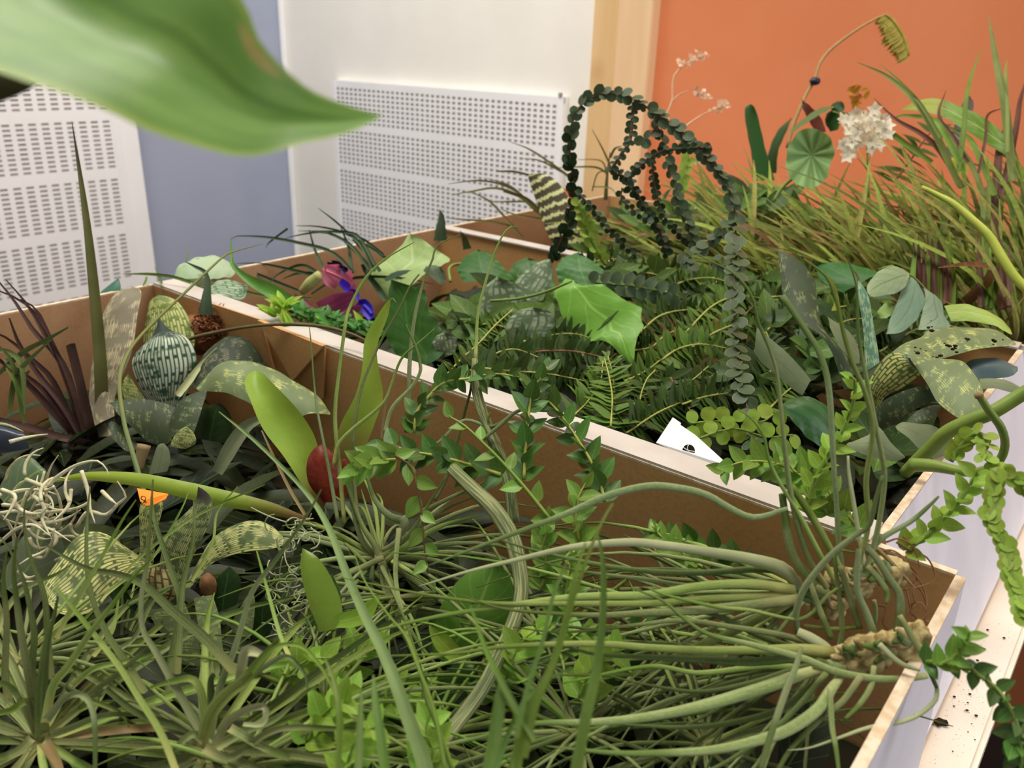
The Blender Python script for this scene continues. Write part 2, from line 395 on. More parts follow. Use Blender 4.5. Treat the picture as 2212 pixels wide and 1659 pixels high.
# ------------------------------------------------------------------ cardboard boxes
def cardmat(name, c1, c2):
    N = NT(name); tc = N.n('ShaderNodeTexCoord'); ob = tc.outputs['Object']
    nz = N.noise(ob, 9, 4); fine = N.noise(ob, 400, 2)
    col = N.mix(N.step(nz, .35, .7), srgb(c1), srgb(c2)); col = N.mix(N.math('MULTIPLY', N.step(fine, .45, .7), .12), col, srgb('#6b4a26'))
    return N.finish(col, .7, 0, fine, .08, .2)
M_kraft = cardmat('brown_kraft_board', '#c4965e', '#cfa26c'); M_kraft2 = cardmat('paler_kraft_board', '#b98f66', '#c29a72')
M_bw = plain('white_board', '#f4f4fb', '#eeeef6', .55, 30, .04); M_rim = plain('torn_rim', '#cdb491', '#e2d3ba', .8, 220, .3)
M_flap = plain('greyed_white_flap', '#b9b2a9', '#c6c0b7', .7, 25, .08)  # white board greyed down to offset overexposure on the ledges
T_ = .004
WB = .37
def wall2(name, p, q, out, z0, z1, par, lean=0.0, mi=M_kraft, mo=M_bw, rim=.010, inset=True):
    """one box wall from p to q (plan uv): brown inside, white outside, folded white rim; lean moves the foot outwards"""
    (u0, v0), (u1, v1) = p, q; ou, ov = out
    f = [UVZ(u0 + ou * lean, v0 + ov * lean, z0), UVZ(u1 + ou * lean, v1 + ov * lean, z0)]
    t = [UVZ(u0, v0, z1), UVZ(u1, v1, z1)]
    o = (UD * ou + VD * ov)
    w = hexa([f[0], f[1], f[1] + o * T_, f[0] + o * T_, t[0], t[1], t[1] + o * T_, t[0] + o * T_], name, mi, par)
    w.data.materials.append(mo); w.data.polygons[4].material_index = 1
    for pi, pf in enumerate(w.data.polygons):
        nrm = pf.normal
        if nrm.dot(o) > .7: pf.material_index = 1
    return w
def make_box(label, v0, v1, u1, lean, ulo=0.0, z1=RIM):
    b = thing('cardboard_box', label, 'box', UVZ((ulo + u1) / 2, (v0 + v1) / 2, 0), 'open cardboard trays full of cut plants')
    boxuv('bottom', ulo, u1 + lean, v0, v1, .0012, .0012 + T_, M_kraft, b)
    wall2('side_wall', (ulo, v1), (u1, v1), (0, 1), .005, z1, b); wall2('side_wall', (ulo, v0), (u1, v0), (0, -1), .005, z1, b)
    wall2('end_wall', (ulo, v0), (ulo, v1), (-1, 0), .005, z1, b, 0, M_kraft2)
    wall2('end_wall', (u1, v0), (u1, v1), (1, 0), .005, z1, b, lean)
    # rim strips: torn brown edge along the wall tops
    for (a, c, d, e) in ((ulo, u1, v1, v1 + T_), (ulo, u1, v0 - T_, v0), (ulo - T_, ulo, v0, v1), (u1, u1 + T_, v0, v1)):
        boxuv('rim', a, c, d, e, z1, z1 + .0012, M_rim, b)
    return b
uA = touv(Zp(2075, 1225, RIM))[0]; uBend = touv(Zp(1910, 1133, RIM))[0]
uT = touv(Zp(1990, 1620, 0))[0]
boxA = make_box('nearest cardboard box holding the tangled air plants', -.375, -.006, uA, uT - uA)
boxB = make_box('middle cardboard box holding ferns and ivy leaves', .006, .352, uBend, uT - uBend - .004)
boxC = make_box('farthest cardboard box filled with grass below the orange wall', .368, .72, uBend + .012, uT - uBend - .016)
# white folded ledges on the walls between the boxes
boxuv('rim_flap', 0.0, uBend, -.0055, .014, RIM + .0013, RIM + .0028, M_flap, boxB)
boxuv('rim_flap', 0.0, uBend, .3500, .3665, RIM + .0013, RIM + .0028, M_flap, boxC)
# glued corner gusset inside box A: two folded triangles of card on the long wall
def tri_flap(name, pts, par, th=.003, mat=None):
    P = [UVZ(*p) for p in pts]; n = -VD * th
    V = P + [p + n for p in P]
    return place(name, V, [(0, 1, 2), (5, 4, 3), (0, 3, 4, 1), (1, 4, 5, 2), (2, 5, 3, 0)], None, mat or M_kraft, par, False)
def onwall(x, y, v): p = hit_v(x, y, v); return touv(p)[0], v, p.z
tri_flap('gusset_fold', [onwall(640, 820, -.011), onwall(565, 690, -.010), onwall(705, 745, -.010)], boxA, .0035)
tri_flap('gusset_fold', [onwall(632, 822, -.0095), onwall(705, 746, -.009), onwall(700, 860, -.0085)], boxA, .0015)
tri_flap('gusset_fold', [onwall(595, 800, -.0095), onwall(460, 655, -.009), onwall(566, 690, -.010)], boxA, .0015)
# ridge of folded card along the wall
# ------------------------------------------------------------------ plant materials
M_air = leafmat('grey_green_air_leaf', '#85965a', '#74864a', base='#aeb077', basev=.15, tip='#667a3e', tipv=.6, rough=.7, trans=.1, spec=.15, var=.5, lines=3, vein='#a9ae82', linestr=.35, fine=.35)
M_air2 = leafmat('fresh_green_air_leaf', '#7f9a47', '#90aa55', base='#b9bd72', basev=.2, tip='#74923d', tipv=.6, rough=.62, trans=.15, spec=.2, var=.4, lines=3, vein='#b3c07c', linestr=.3, fine=.3)
M_air3 = leafmat('blue_green_air_leaf', '#83915f', '#728350', tip='#677a46', tipv=.6, rough=.75, trans=.1, spec=.15, var=.35, lines=3, vein='#9fab88', linestr=.35, fine=.4)
M_airpale = leafmat('pale_scaly_air_leaf', '#b0b68c', '#9aa377', rough=.8, trans=.08, spec=.15, var=.2)
M_airdk = leafmat('dark_green_air_leaf', '#5a7038', '#4a5c2c', base='#7f8850', basev=.2, rough=.6, trans=.15, var=.45, lines=3, vein='#7c8a52', linestr=.35, fine=.3)
M_lime = leafmat('lime_strap_leaf', '#a3bd4a', '#93b040', base='#7a5a38', basev=.35, lines=9, linestr=.15, rough=.4, trans=.3, var=.1)
M_lime2 = leafmat('lime_leaf', '#93b441', '#82a738', rough=.4, trans=.3, var=.3, vein='#a9c566')
M_grassy = leafmat('grass_blade', '#7d9a42', '#6c8b38', rough=.5, trans=.25, var=.45)
M_grassdk = leafmat('blurred_grass_blade', '#66823a', '#587533', rough=.55, trans=.2, var=.3)
M_purple = leafmat('purple_brown_blade', '#4e3833', '#5f4640', tip='#42352c', rough=.45, trans=.1, var=.35)
M_olive = leafmat('olive_spear_blade', '#737744', '#656b3b', base='#4a332c', basev=.3, tip='#4e4b36', tipv=.8, lines=5, rough=.45, trans=.12, var=.1)
M_red = leafmat('red_leaf', '#6b2419', '#7d3220', rough=.4, trans=.15, nscale=300, huev=.004)
M_tan = leafmat('dry_tan_leaf', '#9d8a62', '#86734a', rough=.8, trans=.1, huev=.004)
def strapmat():
    N = NT('ribbed_grey_leaf'); uv, u, v, ob = uvn(N); f = N.noise(N.map(uv, (22, 5, 1)), 1.0, 3, .6)
    return N.finish(N.mix(N.step(f, .42, .62), srgb('#5a6a44'), srgb('#a3a674')), .65, .05, f, .4, .2)
M_strap = strapmat()
M_b1 = bandmat('window_pane_leaf', '#33503a', '#d3e0c6', '#3b5a44', 11, 18, .78, .62, tipdark='#24352f')
M_b1y = bandmat('yellow_pane_leaf', '#6c7f3c', '#dde59a', '#7a8c45', 12, 16, .7, .8, tipdark='#4e6b3a')
M_b1g = bandmat('grey_brown_pane_leaf', '#75705a', '#d6c9a0', '#827d67', 16, 22, .45, .9)
M_b1d = bandmat('dark_pane_leaf', '#2b3826', '#858566', '#39462f', 14, 20, .42, .95)
M_b2 = bandmat('banded_leaf', '#4f6138', '#d8d98a', '#627446', 12, 18, .68, .95)
M_b2t = bandmat('dark_tipped_banded_leaf', '#4a5a38', '#bcc385', '#5d6c44', 14, 18, .66, .72, tipdark='#3a3436')
M_b3 = bandmat('grey_banded_leaf', '#6d7e55', '#d3da82', '#7f8f66', 16, 22, .37, .97)
M_b3d = bandmat('dusky_banded_leaf', '#36462f', '#99a468', '#445238', 14, 22, .32, .97)
M_b3y = bandmat('yellow_lined_leaf', '#4c6238', '#c9cb78', '#44602f', 14, 9, .85, .9, tipdark='#3c6257')
M_sprig = leafmat('glossy_sprig_leaf', '#557a34', '#48702c', rough=.3, trans=.18, var=.55, vein='#6d9350', spec=.5)
M_sprigl = leafmat('young_sprig_leaf', '#85ad4a', '#78a243', rough=.32, trans=.3, var=.4, vein='#a3c268', spec=.45)
M_sprigb = leafmat('lime_sprig_leaf', '#9cc24e', '#8cb545', rough=.35, trans=.35, var=.3, vein='#b4d070')
M_stemy = plain('yellow_green_stem', '#b4b45c', '#a3a84e', .5, 60, .1)
M_stemg = plain('green_stem', '#7d9440', '#6f8838', .45, 60, .1)
M_stemb = plain('brown_stem', '#6d4f38', '#5a402e', .7, 90, .3)
M_root = plain('brown_root', '#9a6f4c', '#865e3e', .8, 90, .3)
M_dark = leafmat('dark_green_leaf', '#2a3f1c', '#213416', rough=.35, trans=.1, var=.3, vein='#33552b')
M_moss = plain('silver_moss', '#dad7b4', '#c2c09a', .85, 200, .2)
M_mosst = plain('thin_green_moss', '#b5bd95', '#a0ab80', .85, 200, .2)
M_bulb = plain('papery_bulb', '#c2b17c', '#83703f', .6, 260, .5)
M_coir = plain('brown_coir', '#95603f', '#7a4a2f', .9, 200, .4)
M_soil = plain('dark_soil', '#3d281d', '#2b1c14', .95, 300, .6)
M_silver = leafmat('silver_grey_leaf', '#7c8867', '#6c7957', rough=.6, trans=.12, vein='#6b7755', var=.2)
L_sprig = leafmesh('sprig_leaf', .74, fold=.16, curl=.18); L_sprig.materials.append(M_sprig)
L_sprigl = leafmesh('sprig_leaf_young', .72, fold=.18, curl=.2); L_sprigl.materials.append(M_sprigl)
L_sprigb = leafmesh('sprig_leaf_lime', .74, fold=.18, curl=.22); L_sprigb.materials.append(M_sprigb)
L_fill2 = leafmesh('shoot_leaf', .6, fold=.15, curl=.2); L_fill2.materials.append(leafmat('shoot_leaf', '#5f7d38', '#4f6d30', rough=.45, trans=.22, var=.6, vein='#7a9450'))
L_fill3 = leafmesh('dark_shoot_leaf', .6, fold=.15, curl=.2); L_fill3.materials.append(leafmat('dark_shoot_leaf', '#3d5426', '#33481f', rough=.4, trans=.15, var=.5, vein='#4d6b3a'))
def sprig(name, label, pts, leaf, sp, lm, cat='sprig', ang=52, w=7, stem=None, mode='two', seed=0, group=None, lean=.35, n=20, tipsmall=.6, taper=True):
    """leafy branch: stem along pts (base -> tip); leaf length and spacing in photo pixels"""
    rd = random.Random(seed or len(label) * 31 + int(pts[0].x * 9999))
    root = thing(name, label, cat, pts[0], group)
    tube('stem', pts, [w, w * .55], stem or M_stemy, root, n)
    c = spline(pts, 60); L = [0]
    for i in range(1, 60): L.append(L[-1] + (c[i] - c[i - 1]).length)
    s = 0; k = 0
    while s < L[-1]:
        i = max(j for j in range(60) if L[j] <= s + 1e-9); i = min(i, 58)
        p = c[i].lerp(c[i + 1], (s - L[i]) / max(1e-9, L[i + 1] - L[i])); t = (c[i + 1] - c[i]).normalized()
        view = (CAM - p).normalized(); side = t.cross(view).normalized(); nn = side.cross(t).normalized()
        m = depth(p) / FPX
        f = 1 - (1 - tipsmall) * (s / L[-1]) ** 3 if taper else 1
        sgns = (1, -1) if mode in ('opp', 'dec') else ((1,) if k % 2 else (-1,))
        for sg in sgns:
            ph = rd.uniform(-.5, .5) + (math.pi / 2 * (k % 2) if mode == 'dec' else 0)
            sd = side * (sg * math.cos(ph)) + nn * (math.sin(ph) * (1 if mode != 'dec' else sg))
            a = math.radians(ang + rd.uniform(-12, 12)) * (1 if s < L[-1] * .93 else .35)
            d = t * math.cos(a) + sd * math.sin(a) + nn * rd.uniform(-.1, lean)
            nl = nn * 1.0 + t * .5 + Vector((0, 0, .5)) + Vector((rd.uniform(-.4, .4), rd.uniform(-.4, .4), rd.uniform(-.2, .4)))
            inst('leaf', lm, root, p, d, nl, leaf * 1.42 * m * f * rd.uniform(.85, 1.15))
        s += sp * m * rd.uniform(.9, 1.1); k += 1
    return root
def bez(R, s, **k): return T(R, s, **k)
def cut(pts, f): return pts
def needle(par, pts, w, mat, n=14, name='leaf', k=6): return tube(name, pts, w, mat, par, n, k)
# ------------------------------------------------------------------ blurred leaf hanging in at the top left
def bigleaf_mat():
    N = NT('near_leaf'); uv, u, v, ob = uvn(N)
    col = N.mix(N.step(N.noise(N.map(uv, (5, 3, 1)), 1.0, 3), .35, .65), srgb('#67903f'), srgb('#7ca350'))
    dist = N.math('ABSOLUTE', N.math('SUBTRACT', u, .38))
    col = N.mix(N.step(dist, .01, .05, .6, 0), col, srgb('#587f34'))
    sx = N.math('DIVIDE', N.math('SUBTRACT', u, .10), .07); sy = N.math('DIVIDE', N.math('SUBTRACT', v, .66), .10)
    r = N.math('ADD', N.math('MULTIPLY', sx, sx), N.math('MULTIPLY', sy, sy))
    col = N.mix(N.step(r, .1, 1.0, .8, 0), col, srgb('#b3a063'))
    col = N.mix(N.step(N.math('ABSOLUTE', N.math('SUBTRACT', u, .5)), .42, .5, 0, .6), col, srgb('#a9bb5a'))
    return N.finish(col, .4, .25, N.noise(ob, 150, 2), .1)
M_near = bigleaf_mat()
nl = thing('broad_leaf', 'large blurred green leaf drooping in from the top left corner', 'leaf', D(0, -150, .13))
sheet('blade', T(R1, "700,-700 1000,-350 1250,-150 1390,60 1450,220 1600,390 1750,510 1950,590 2135,645", d=(.14, .13, .13, .135, .14)),
      T(R1, "-900,-100 -500,200 -200,330 100,440 350,520 600,620 800,720 1000,790 1300,870 1480,865 1700,800 1900,760 2050,700 2135,650", d=(.12, .115, .12, .13, .14)), M_near, nl, 12, 30, .02, .16)
tube('midrib', T(R1, "0,-400 500,-150 900,140 1250,360 1600,520 1900,620 2130,648", d=(.137, .136, .138, .139, .14)), [26, 18, 8, 2], M_stemg, nl, 20)
dl = thing('dark_leaf', 'dark olive leaf edge at the left below the big blurred leaf', 'leaf', D(-40, 190, .17))
sheet('blade', T(R0, "-120,150 -30,150 40,165 80,183", d=(.17, .165)), T(R0, "-120,270 -30,232 40,205 80,183", d=(.17, .165)), leafmat('dark_olive_leaf', '#3a3a18', '#2f3014'), dl, 6, 10, .1)
# ------------------------------------------------------------------ purple bladed plant at the far left of the near box
pp = thing('purple_bladed_plant', 'purple brown plant with one tall olive spear at the left', 'plant', T(R4, "620,1200", h=-7)[0])
blade('spear_leaf', T(R4, "660,1230 650,700 612,250 565,-200 515,-560 464,-890", d=(.62, .60, .58, .57)), [26, 27, 24, 19, 11, 1], M_olive, pp, 22, 4, .22)
for s, w_ in (("560,1150 480,900 380,640 230,480 100,280 -20,130", [15, 17, 14, 8, 3]), ("600,1160 530,850 455,552", [20, 19, 20]), ("540,1170 440,760 330,560 180,300 35,130", [14, 17, 13, 7, 2]),
              ("500,1160 350,800 200,640 60,520 -20,480", [14, 15, 12, 8, 4]), ("560,1170 400,700 250,380 120,260 -20,200", [12, 13, 11, 7, 3]), ("480,1140 250,880 100,730 -20,640", [14, 16, 12, 7]),
              ("650,1200 400,1150 200,1090 -20,1040", [16, 17, 18, 16]), ("520,1150 330,900 180,760 20,690", [12, 14, 10, 4]), ("560,1160 460,820 330,520 240,330 130,260", [12, 13, 11, 7, 3]), ("540,1170 420,960 260,760 130,560 60,380", [13, 15, 12, 9, 3])):
    blade('leaf', T(R4, s, d=(.61, .59, .57)), w_, M_purple, pp, 14, 3, .25, random.uniform(-25, 25))
gs = thing('green_shoot', 'small bright green shoot at the far left beside purple blades', 'shoot', T(R4, "150,1060", d=.56)[0])
for s in ("160,1060 130,850 70,650 -20,550", "60,1000 90,800 150,690 330,520", "-10,740 150,600 300,520 440,440", "150,1040 110,820 40,700", "30,640 80,700 160,740 190,720", "-10,590 60,600 140,690 160,1000"):
    blade('leaf', T(R4, s, d=(.56, .55)), [9, 12, 9, 3], M_airdk if random.random() < .5 else M_grassy, gs, 12, 3, .2)
gd = thing('glossy_dark_leaf', 'dark glossy leaf with a pale rim at the left frame edge', 'leaf', T(R4, "0,1200", d=.5)[0])
sheet('blade', T(R4, "-200,1060 -60,1050 60,1070 150,1115", d=.5), T(R4, "-200,1300 -20,1260 100,1240 190,1220", d=.49), plain('dark_gloss', '#2c3440', '#20262e', .15, 20, .05), gd, 6, 10, .2)
tube('pale_rim', T(R4, "-120,1050 -20,1062 60,1075 150,1113", d=(.499, .497)), [7, 8, 2], M_airpale, gd, 10)
# ------------------------------------------------------------------ window-pane bromeliad
b1 = thing('bromeliad', 'large bromeliad with dark window-pane patterned leaves in the left box corner', 'plant', T(R4, "1000,1150", d=.6)[0], 'patterned bromeliads')
sheet('leaf', T(RF, "360,1390 230,1230 140,1020 170,900 290,780 350,680 372,578", d=(.60, .60, .61)), T(RF, "560,1360 650,1180 706,1020 690,880 620,760 470,690 410,630 372,578", d=(.60, .60, .61)), M_b1, b1, 12, 26, .22)
sheet('leaf', T(RF, "300,1000 240,860 245,700 280,520 300,440 370,388", d=.66), T(RF, "640,950 690,800 650,620 560,470 470,410 370,388", d=.66), M_b1y, b1, 10, 22, .18)
sheet('leaf', T(R4, "640,1150 580,950 590,700 640,430 720,250 800,190 860,178", d=(.60, .64, .67)), T(R4, "760,1150 740,900 850,600 890,350 912,240 905,195 860,178", d=(.60, .64, .67)), M_b1g, b1, 10, 24, .12)
sheet('leaf', T(R4, "640,480 635,330 640,230 700,170 765,122", d=(.69, .70)), T(R4, "700,480 740,330 770,230 780,170 765,122", d=(.69, .70)), leafmat('teal_leaf', '#3f6f62', '#4c7c6a', tip='#2b3f36', lines=6), b1, 6, 14, .15)
sheet('leaf', T(RF, "640,1180 750,930 900,790 1020,742 1150,780 1240,890 1290,1000", d=(.60, .62, .62)), T(RF, "700,1210 800,1100 900,1040 1040,1000 1160,990 1240,990 1290,1005", d=(.58, .59, .61)), M_b1d, b1, 10, 24, .12)
sheet('leaf', T(RF, "700,1215 800,1090 900,990 1060,958 1250,990 1420,1060 1600,1170 1760,1270 1860,1425", d=(.57, .575, .56, .545)), T(RF, "720,1225 950,1240 1120,1310 1300,1400 1560,1450 1680,1420 1790,1425 1860,1430", d=(.56, .54, .53, .54)), M_b3, b1, 12, 28, .16, ruf=.01)
blade('leaf', T(RF, "540,1260 640,1130 730,1010 880,850", d=(.57, .585, .60)), [14, 16, 10, 4], M_airpale, b1, 12, 3, .35)
sheet('leaf', T(R4, "690,930 800,905 920,902 1050,925 1140,960", d=.56), T(R4, "760,1000 860,1090 960,1180 1060,1200 1110,1170", d=.55), M_b3d, b1, 10, 18, .12)
sheet('leaf', T(R4, "1080,1170 1100,1030 1160,920 1240,870 1330,848", d=(.54, .555)), T(R4, "1250,1130 1290,1010 1310,940 1328,890 1335,850", d=(.53, .55)), M_b3d, b1, 8, 18, .15)
sheet('leaf', T(R4, "1100,1210 1110,1170 1150,1110 1200,1078", d=.53), T(R4, "1200,1225 1265,1185 1250,1120 1200,1078", d=.53), M_b2, b1, 8, 12, .1)
sheet('leaf', T(R4, "800,900 790,830 800,780 830,738", d=.615), T(R4, "950,930 930,890 880,820 830,738", d=.612), M_b1y, b1, 6, 12, .1)
blade('leaf', T(R4, "1400,1380 1500,1200 1590,1080 1680,1030", d=(.52, .53)), [24, 32, 30, 16], M_silver, b1, 14, 4, .3)
sheet('leaf', T(R4, "700,1060 740,1050 850,1150 900,1200", d=.56), T(R4, "720,1150 800,1230 850,1240 900,1220", d=.55), M_b3d, b1, 8, 12, .1)
sheet('leaf', T(R4, "960,1390 990,1280 1020,1200 1060,1190", d=.52), T(R4, "1080,1370 1100,1300 1090,1230 1060,1190", d=.52), M_silver, b1, 8, 12, .1)
sheet('leaf', T(R4, "1240,1150 1280,1000 1330,950 1420,930", d=.56), T(R4, "1480,1190 1500,1080 1480,990 1420,930", d=.56), M_dark, b1, 8, 12, .1)
tube('cut_stem', T(R4, "890,1360 915,1260 930,1200", d=.52), [20, 24, 30], M_tan, b1, 8, 8)
# ------------------------------------------------------------------ coir clump with cut dark leaf, in the box corner
co = thing('coir_rootball', 'brown fibrous root ball with one dark cut leaf by the box corner', 'root ball', T(RF, "800,760", d=.66)[0])
rr = random.Random(3)
for i in range(130):
    x, y = rr.gauss(815, 75), rr.gauss(650, 55); a = rr.uniform(0, 6.28); q = rr.uniform(20, 60)
    tube('fibre', T(RF, "%f,%f %f,%f %f,%f" % (x, y, x + q * math.cos(a), y + q * math.sin(a), x + q * 1.4 * math.cos(a + 1.2), y + q * 1.4 * math.sin(a + 1.2)), d=(.665 + rr.uniform(-.01, .012), .66)), [3, 4, 2], M_coir, co, 6, 4)
def lump(name, c, r, mat, par, sq=(1, 1, 1), amp=.18, seed=1):
    bm = bmesh.new(); bmesh.ops.create_icosphere(bm, subdivisions=3, radius=1); rnd = random.Random(seed); ph = [rnd.uniform(0, 6) for _ in range(6)]
    for v in bm.verts:
        q = v.co; f = 1 + amp * (math.sin(q.x * 5 + ph[0]) * math.sin(q.y * 6 + ph[1]) + .6 * math.sin(q.z * 9 + ph[2]) * math.sin(q.x * 11 + ph[3]))
        v.co = Vector((q.x * sq[0], q.y * sq[1], q.z * sq[2])) * f * r
    me = bpy.data.meshes.new(name); bm.to_mesh(me); bm.free(); me.polygons.foreach_set('use_smooth', [True] * len(me.polygons))
    return link(name, me, mat, par, Matrix.Translation(c - (par.location if par else Vector())))
lump('root_mass', T(RF, "800,730", d=.685)[0], .019, M_coir, co, (1.3, 1, .9), .2, 5)
blade('cut_leaf', T(RF, "780,560 790,400 800,280 770,190 700,150 600,100", d=(.655, .66)), [32, 22, 14, 10, 7, 1], leafmat('dull_dark_leaf', '#4f6347', '#425640', lines=4), co, 16, 4, .2)
# ------------------------------------------------------------------ lime strap plant
lp = thing('lime_bromeliad', 'lime green strap leaved bromeliad with one blunt upright leaf and red base', 'plant', T(R4, "2040,1640", d=.45)[0])
sheet('leaf', T(R4, "2060,1640 1850,1300 1700,1100 1620,920 1578,800 1600,740 1650,718", d=(.45, .46, .475)), T(R4, "2110,1560 2050,1200 1960,1020 1840,880 1740,780 1700,735 1650,718", d=(.45, .46, .475)), M_lime, lp, 8, 24, -.22)
sheet('leaf', T(R5, "330,1330 400,1080 500,880 545,700 560,520 620,400 700,280 726,255", d=(.46, .455, .45)), T(R5, "520,1330 630,1050 680,880 650,700 642,560 700,400 722,320 726,255", d=(.46, .455, .45)), M_lime, lp, 8, 26, -.15, ruf=.01)
blade('dry_tip', T(R5, "726,256 745,252 765,280", d=.45), [4, 3, 1], M_tan, lp, 6, 2)
blade('leaf', T(R4, "2000,1690 1750,1610 1500,1555 1200,1490 900,1425 600,1400 430,1415 300,1447", d=(.42, .415, .42)), [10, 26, 34, 36, 32, 26, 16, 2], M_lime, lp, 24, 4, -.2)
sheet('red_leaf', T(R4, "2090,1570 1995,1450 1980,1320 2020,1230 2075,1195", d=(.445, .45)), T(R4, "2150,1570 2190,1450 2170,1300 2130,1230 2075,1195", d=(.445, .45)), M_red, lp, 8, 16, .25)
sheet('red_leaf', T(R5, "330,1560 360,1400 400,1300 440,1290", d=.46), T(R5, "440,1540 460,1440 460,1340 440,1290", d=.46), M_red, lp, 6, 12, .2)
blade('dry_leaf', T(R4, "1690,1105 1780,1300 1880,1500 1970,1650", d=(.44, .43)), [3, 6, 7, 7], M_tan, lp, 10, 2, .3)
blade('dry_leaf', T(R5, "660,1220 680,1050 705,860", d=.44), [4, 5, 5], M_tan, lp, 8, 2, .3)
# ------------------------------------------------------------------ second patterned bromeliad
b2 = thing('bromeliad', 'banded bromeliad under the orange tag with yellow striped arching leaves', 'plant', T(R7, "960,620", d=.42)[0], 'patterned bromeliads')
sheet('leaf', T(R7, "960,500 760,370 600,272 460,290 340,440 250,580 258,680", d=(.40, .385, .37)), T(R7, "960,540 850,480 740,540 640,640 560,730 440,765 330,745", d=(.40, .375, .355)), M_b2, b2, 12, 26, .1)
sheet('leaf', T(R7, "930,500 960,350 1020,230 1090,160 1150,90 1165,3", d=.405), T(R7, "1080,560 1130,430 1180,330 1235,210 1250,90 1210,30 1165,3", d=.405), M_b2t, b2, 10, 24, .12)
sheet('leaf', T(R7, "1080,620 1180,420 1260,300 1400,220 1520,203 1620,250 1680,320", d=(.40, .39, .38)), T(R7, "1120,600 1230,470 1340,415 1460,385 1580,372 1650,355 1682,330", d=(.39, .375, .375)), M_b2, b2, 10, 24, .12)
sheet('leaf', T(R7, "800,480 822,380 820,250 822,120 870,70", d=.41), T(R7, "900,480 912,380 925,260 960,120 940,70", d=.41), M_b2, b2, 8, 16, .15)
sheet('leaf', T(R7, "880,450 850,520 860,600 900,680", d=.385), T(R7, "1000,490 1050,560 1050,640 980,700", d=.385), bandmat('brown_lined_leaf', '#5c4c2e', '#b3ab72', '#514a2c', 9, 5, .8, .99), b2, 8, 14, .2)
sheet('leaf', T(R7, "1210,1060 1180,900 1160,780 1140,660", d=(.36, .365)), T(R7, "1320,1030 1305,900 1290,770 1250,640", d=(.36, .365)), M_b3, b2, 6, 14, .06)
sheet('leaf', T(R7, "1040,1040 980,900 920,830 870,730", d=.37), T(R7, "1180,1060 1170,900 1130,800 1090,690", d=.368), M_b3, b2, 6, 14, .06)
sheet('leaf', T(R7, "1370,860 1360,810 1420,700 1450,650", d=.375), T(R7, "1470,900 1490,820 1500,700 1495,640", d=.375), M_b3, b2, 6, 12, .06)
sheet('leaf', T(R7, "1240,760 1240,640 1280,540 1350,472", d=.372), T(R7, "1390,700 1410,620 1415,540 1350,472", d=.372), M_dark, b2, 8, 14, .1)
sheet('leaf', T(R7, "1480,920 1490,760 1520,680 1560,640", d=.38), T(R7, "1560,940 1600,820 1590,700 1560,640", d=.38), M_dark, b2, 8, 14, .1)
lump('bud', T(R7, "1225,585", d=.37)[0], .0042, plain('fuzzy_bud', '#8a6440', '#6f4e30', .9, 200, .4), b2, (.9, .8, 1.4), .1, 8)
for i, (s) in enumerate(("1000,900 850,1000 740,1160 640,1300", "620,420 700,640 820,760 950,800", "1040,700 1060,880 1040,1000 1080,1100", "700,700 640,850 560,950 500,990")):
    blade('leaf', T(R7, s, d=(.40, .41)), [26, 34, 28, 8], M_dark if i % 2 else M_b3d, b2, 12, 4, .2)
# orange tag
def card(name, label, quad, mat, cat='tag', th=.0006):
    root = thing(name, label, cat, quad[0]); n = (quad[1] - quad[0]).cross(quad[2] - quad[1]).normalized()
    if n.dot(CAM - quad[0]) < 0: n = -n
    k = len(quad); V = [p for p in quad] + [p - n * th for p in quad]
    F = [tuple(range(k)), tuple(range(2 * k - 1, k - 1, -1))] + [(i, (i + 1) % k, k + (i + 1) % k, k + i) for i in range(k)]
    place('card', V, F, None, mat, root, False); return root
ot = card('plant_tag', 'small orange paper tag with a black ink squiggle at the left', T(R4, "885,1478 1087,1515 1068,1548 985,1588 945,1592 905,1562", d=(.399, .397, .392, .391)), plain('orange_paper', '#ff9a2e', '#ff9428', .7, 30, .03, .1))
M_ink = plain('black_ink', '#18120c', '#18120c', .6, 30, 0)
tube('ink_mark', T(R4, "915,1585 935,1560 940,1538 920,1530 910,1545 930,1560 945,1572", d=(.3915, .392)), [2, 2], M_ink, ot, 18, 4)
# ------------------------------------------------------------------ air plants
def air(label, base, leaves, name='air_plant', cat='air plant', group='air plants in the near box', k=6, strap=False):
    """leaves: (region, path, depths, widths, material)"""
    root = thing(name, label, cat, base, group)
    for R, s, d, w_, m in leaves:
        if strap: blade('leaf', T(R, s, d=d), [x * 1.12 for x in w_], m, root, 8 + 3 * len(s.split()), 4, .3, random.uniform(-28, 28), random.uniform(-25, 25))
        else: tube('leaf', T(R, s, d=d), w_, m, root, 8 + 3 * len(s.split()), 8, True, .85, .55)
    return root
def rosette(root, base, n, lo, hi, mats, w_=(9, 2), seed=1, az=(0, 360), el=(5, 60), droop=.6, wig=.25, strap=False):
    """extra random arching leaves; lengths in metres"""
    rd = random.Random(seed)
    for i in range(n):
        a = math.radians(rd.uniform(*az)); e = math.radians(rd.uniform(*el)); L = rd.uniform(lo, hi)
        d = Vector((math.cos(a) * math.cos(e), math.sin(a) * math.cos(e), math.sin(e))); sd = Vector((-math.sin(a), math.cos(a), 0)) * rd.uniform(-wig, wig)
        p = [base + d * (L * t) + Vector((0, 0, -droop * L * t * t * t)) + sd * (L * t * t) for t in (0, .2, .45, .72, 1)]
        for q in p: q.z = max(q.z, .012)
        if strap: blade('leaf', p, [w_[0] * rd.uniform(.7, 1.1), w_[0], w_[0] * .7, w_[1]], rd.choice(mats), root, 10, 4, .32, rd.uniform(-35, 35), rd.uniform(-30, 30)); continue
        tube('leaf', p, [w_[0] * rd.uniform(.7, 1.2), w_[0] * .8, w_[0] * .5, w_[1]], rd.choice(mats), root, 10, 6, True, .7, .5)
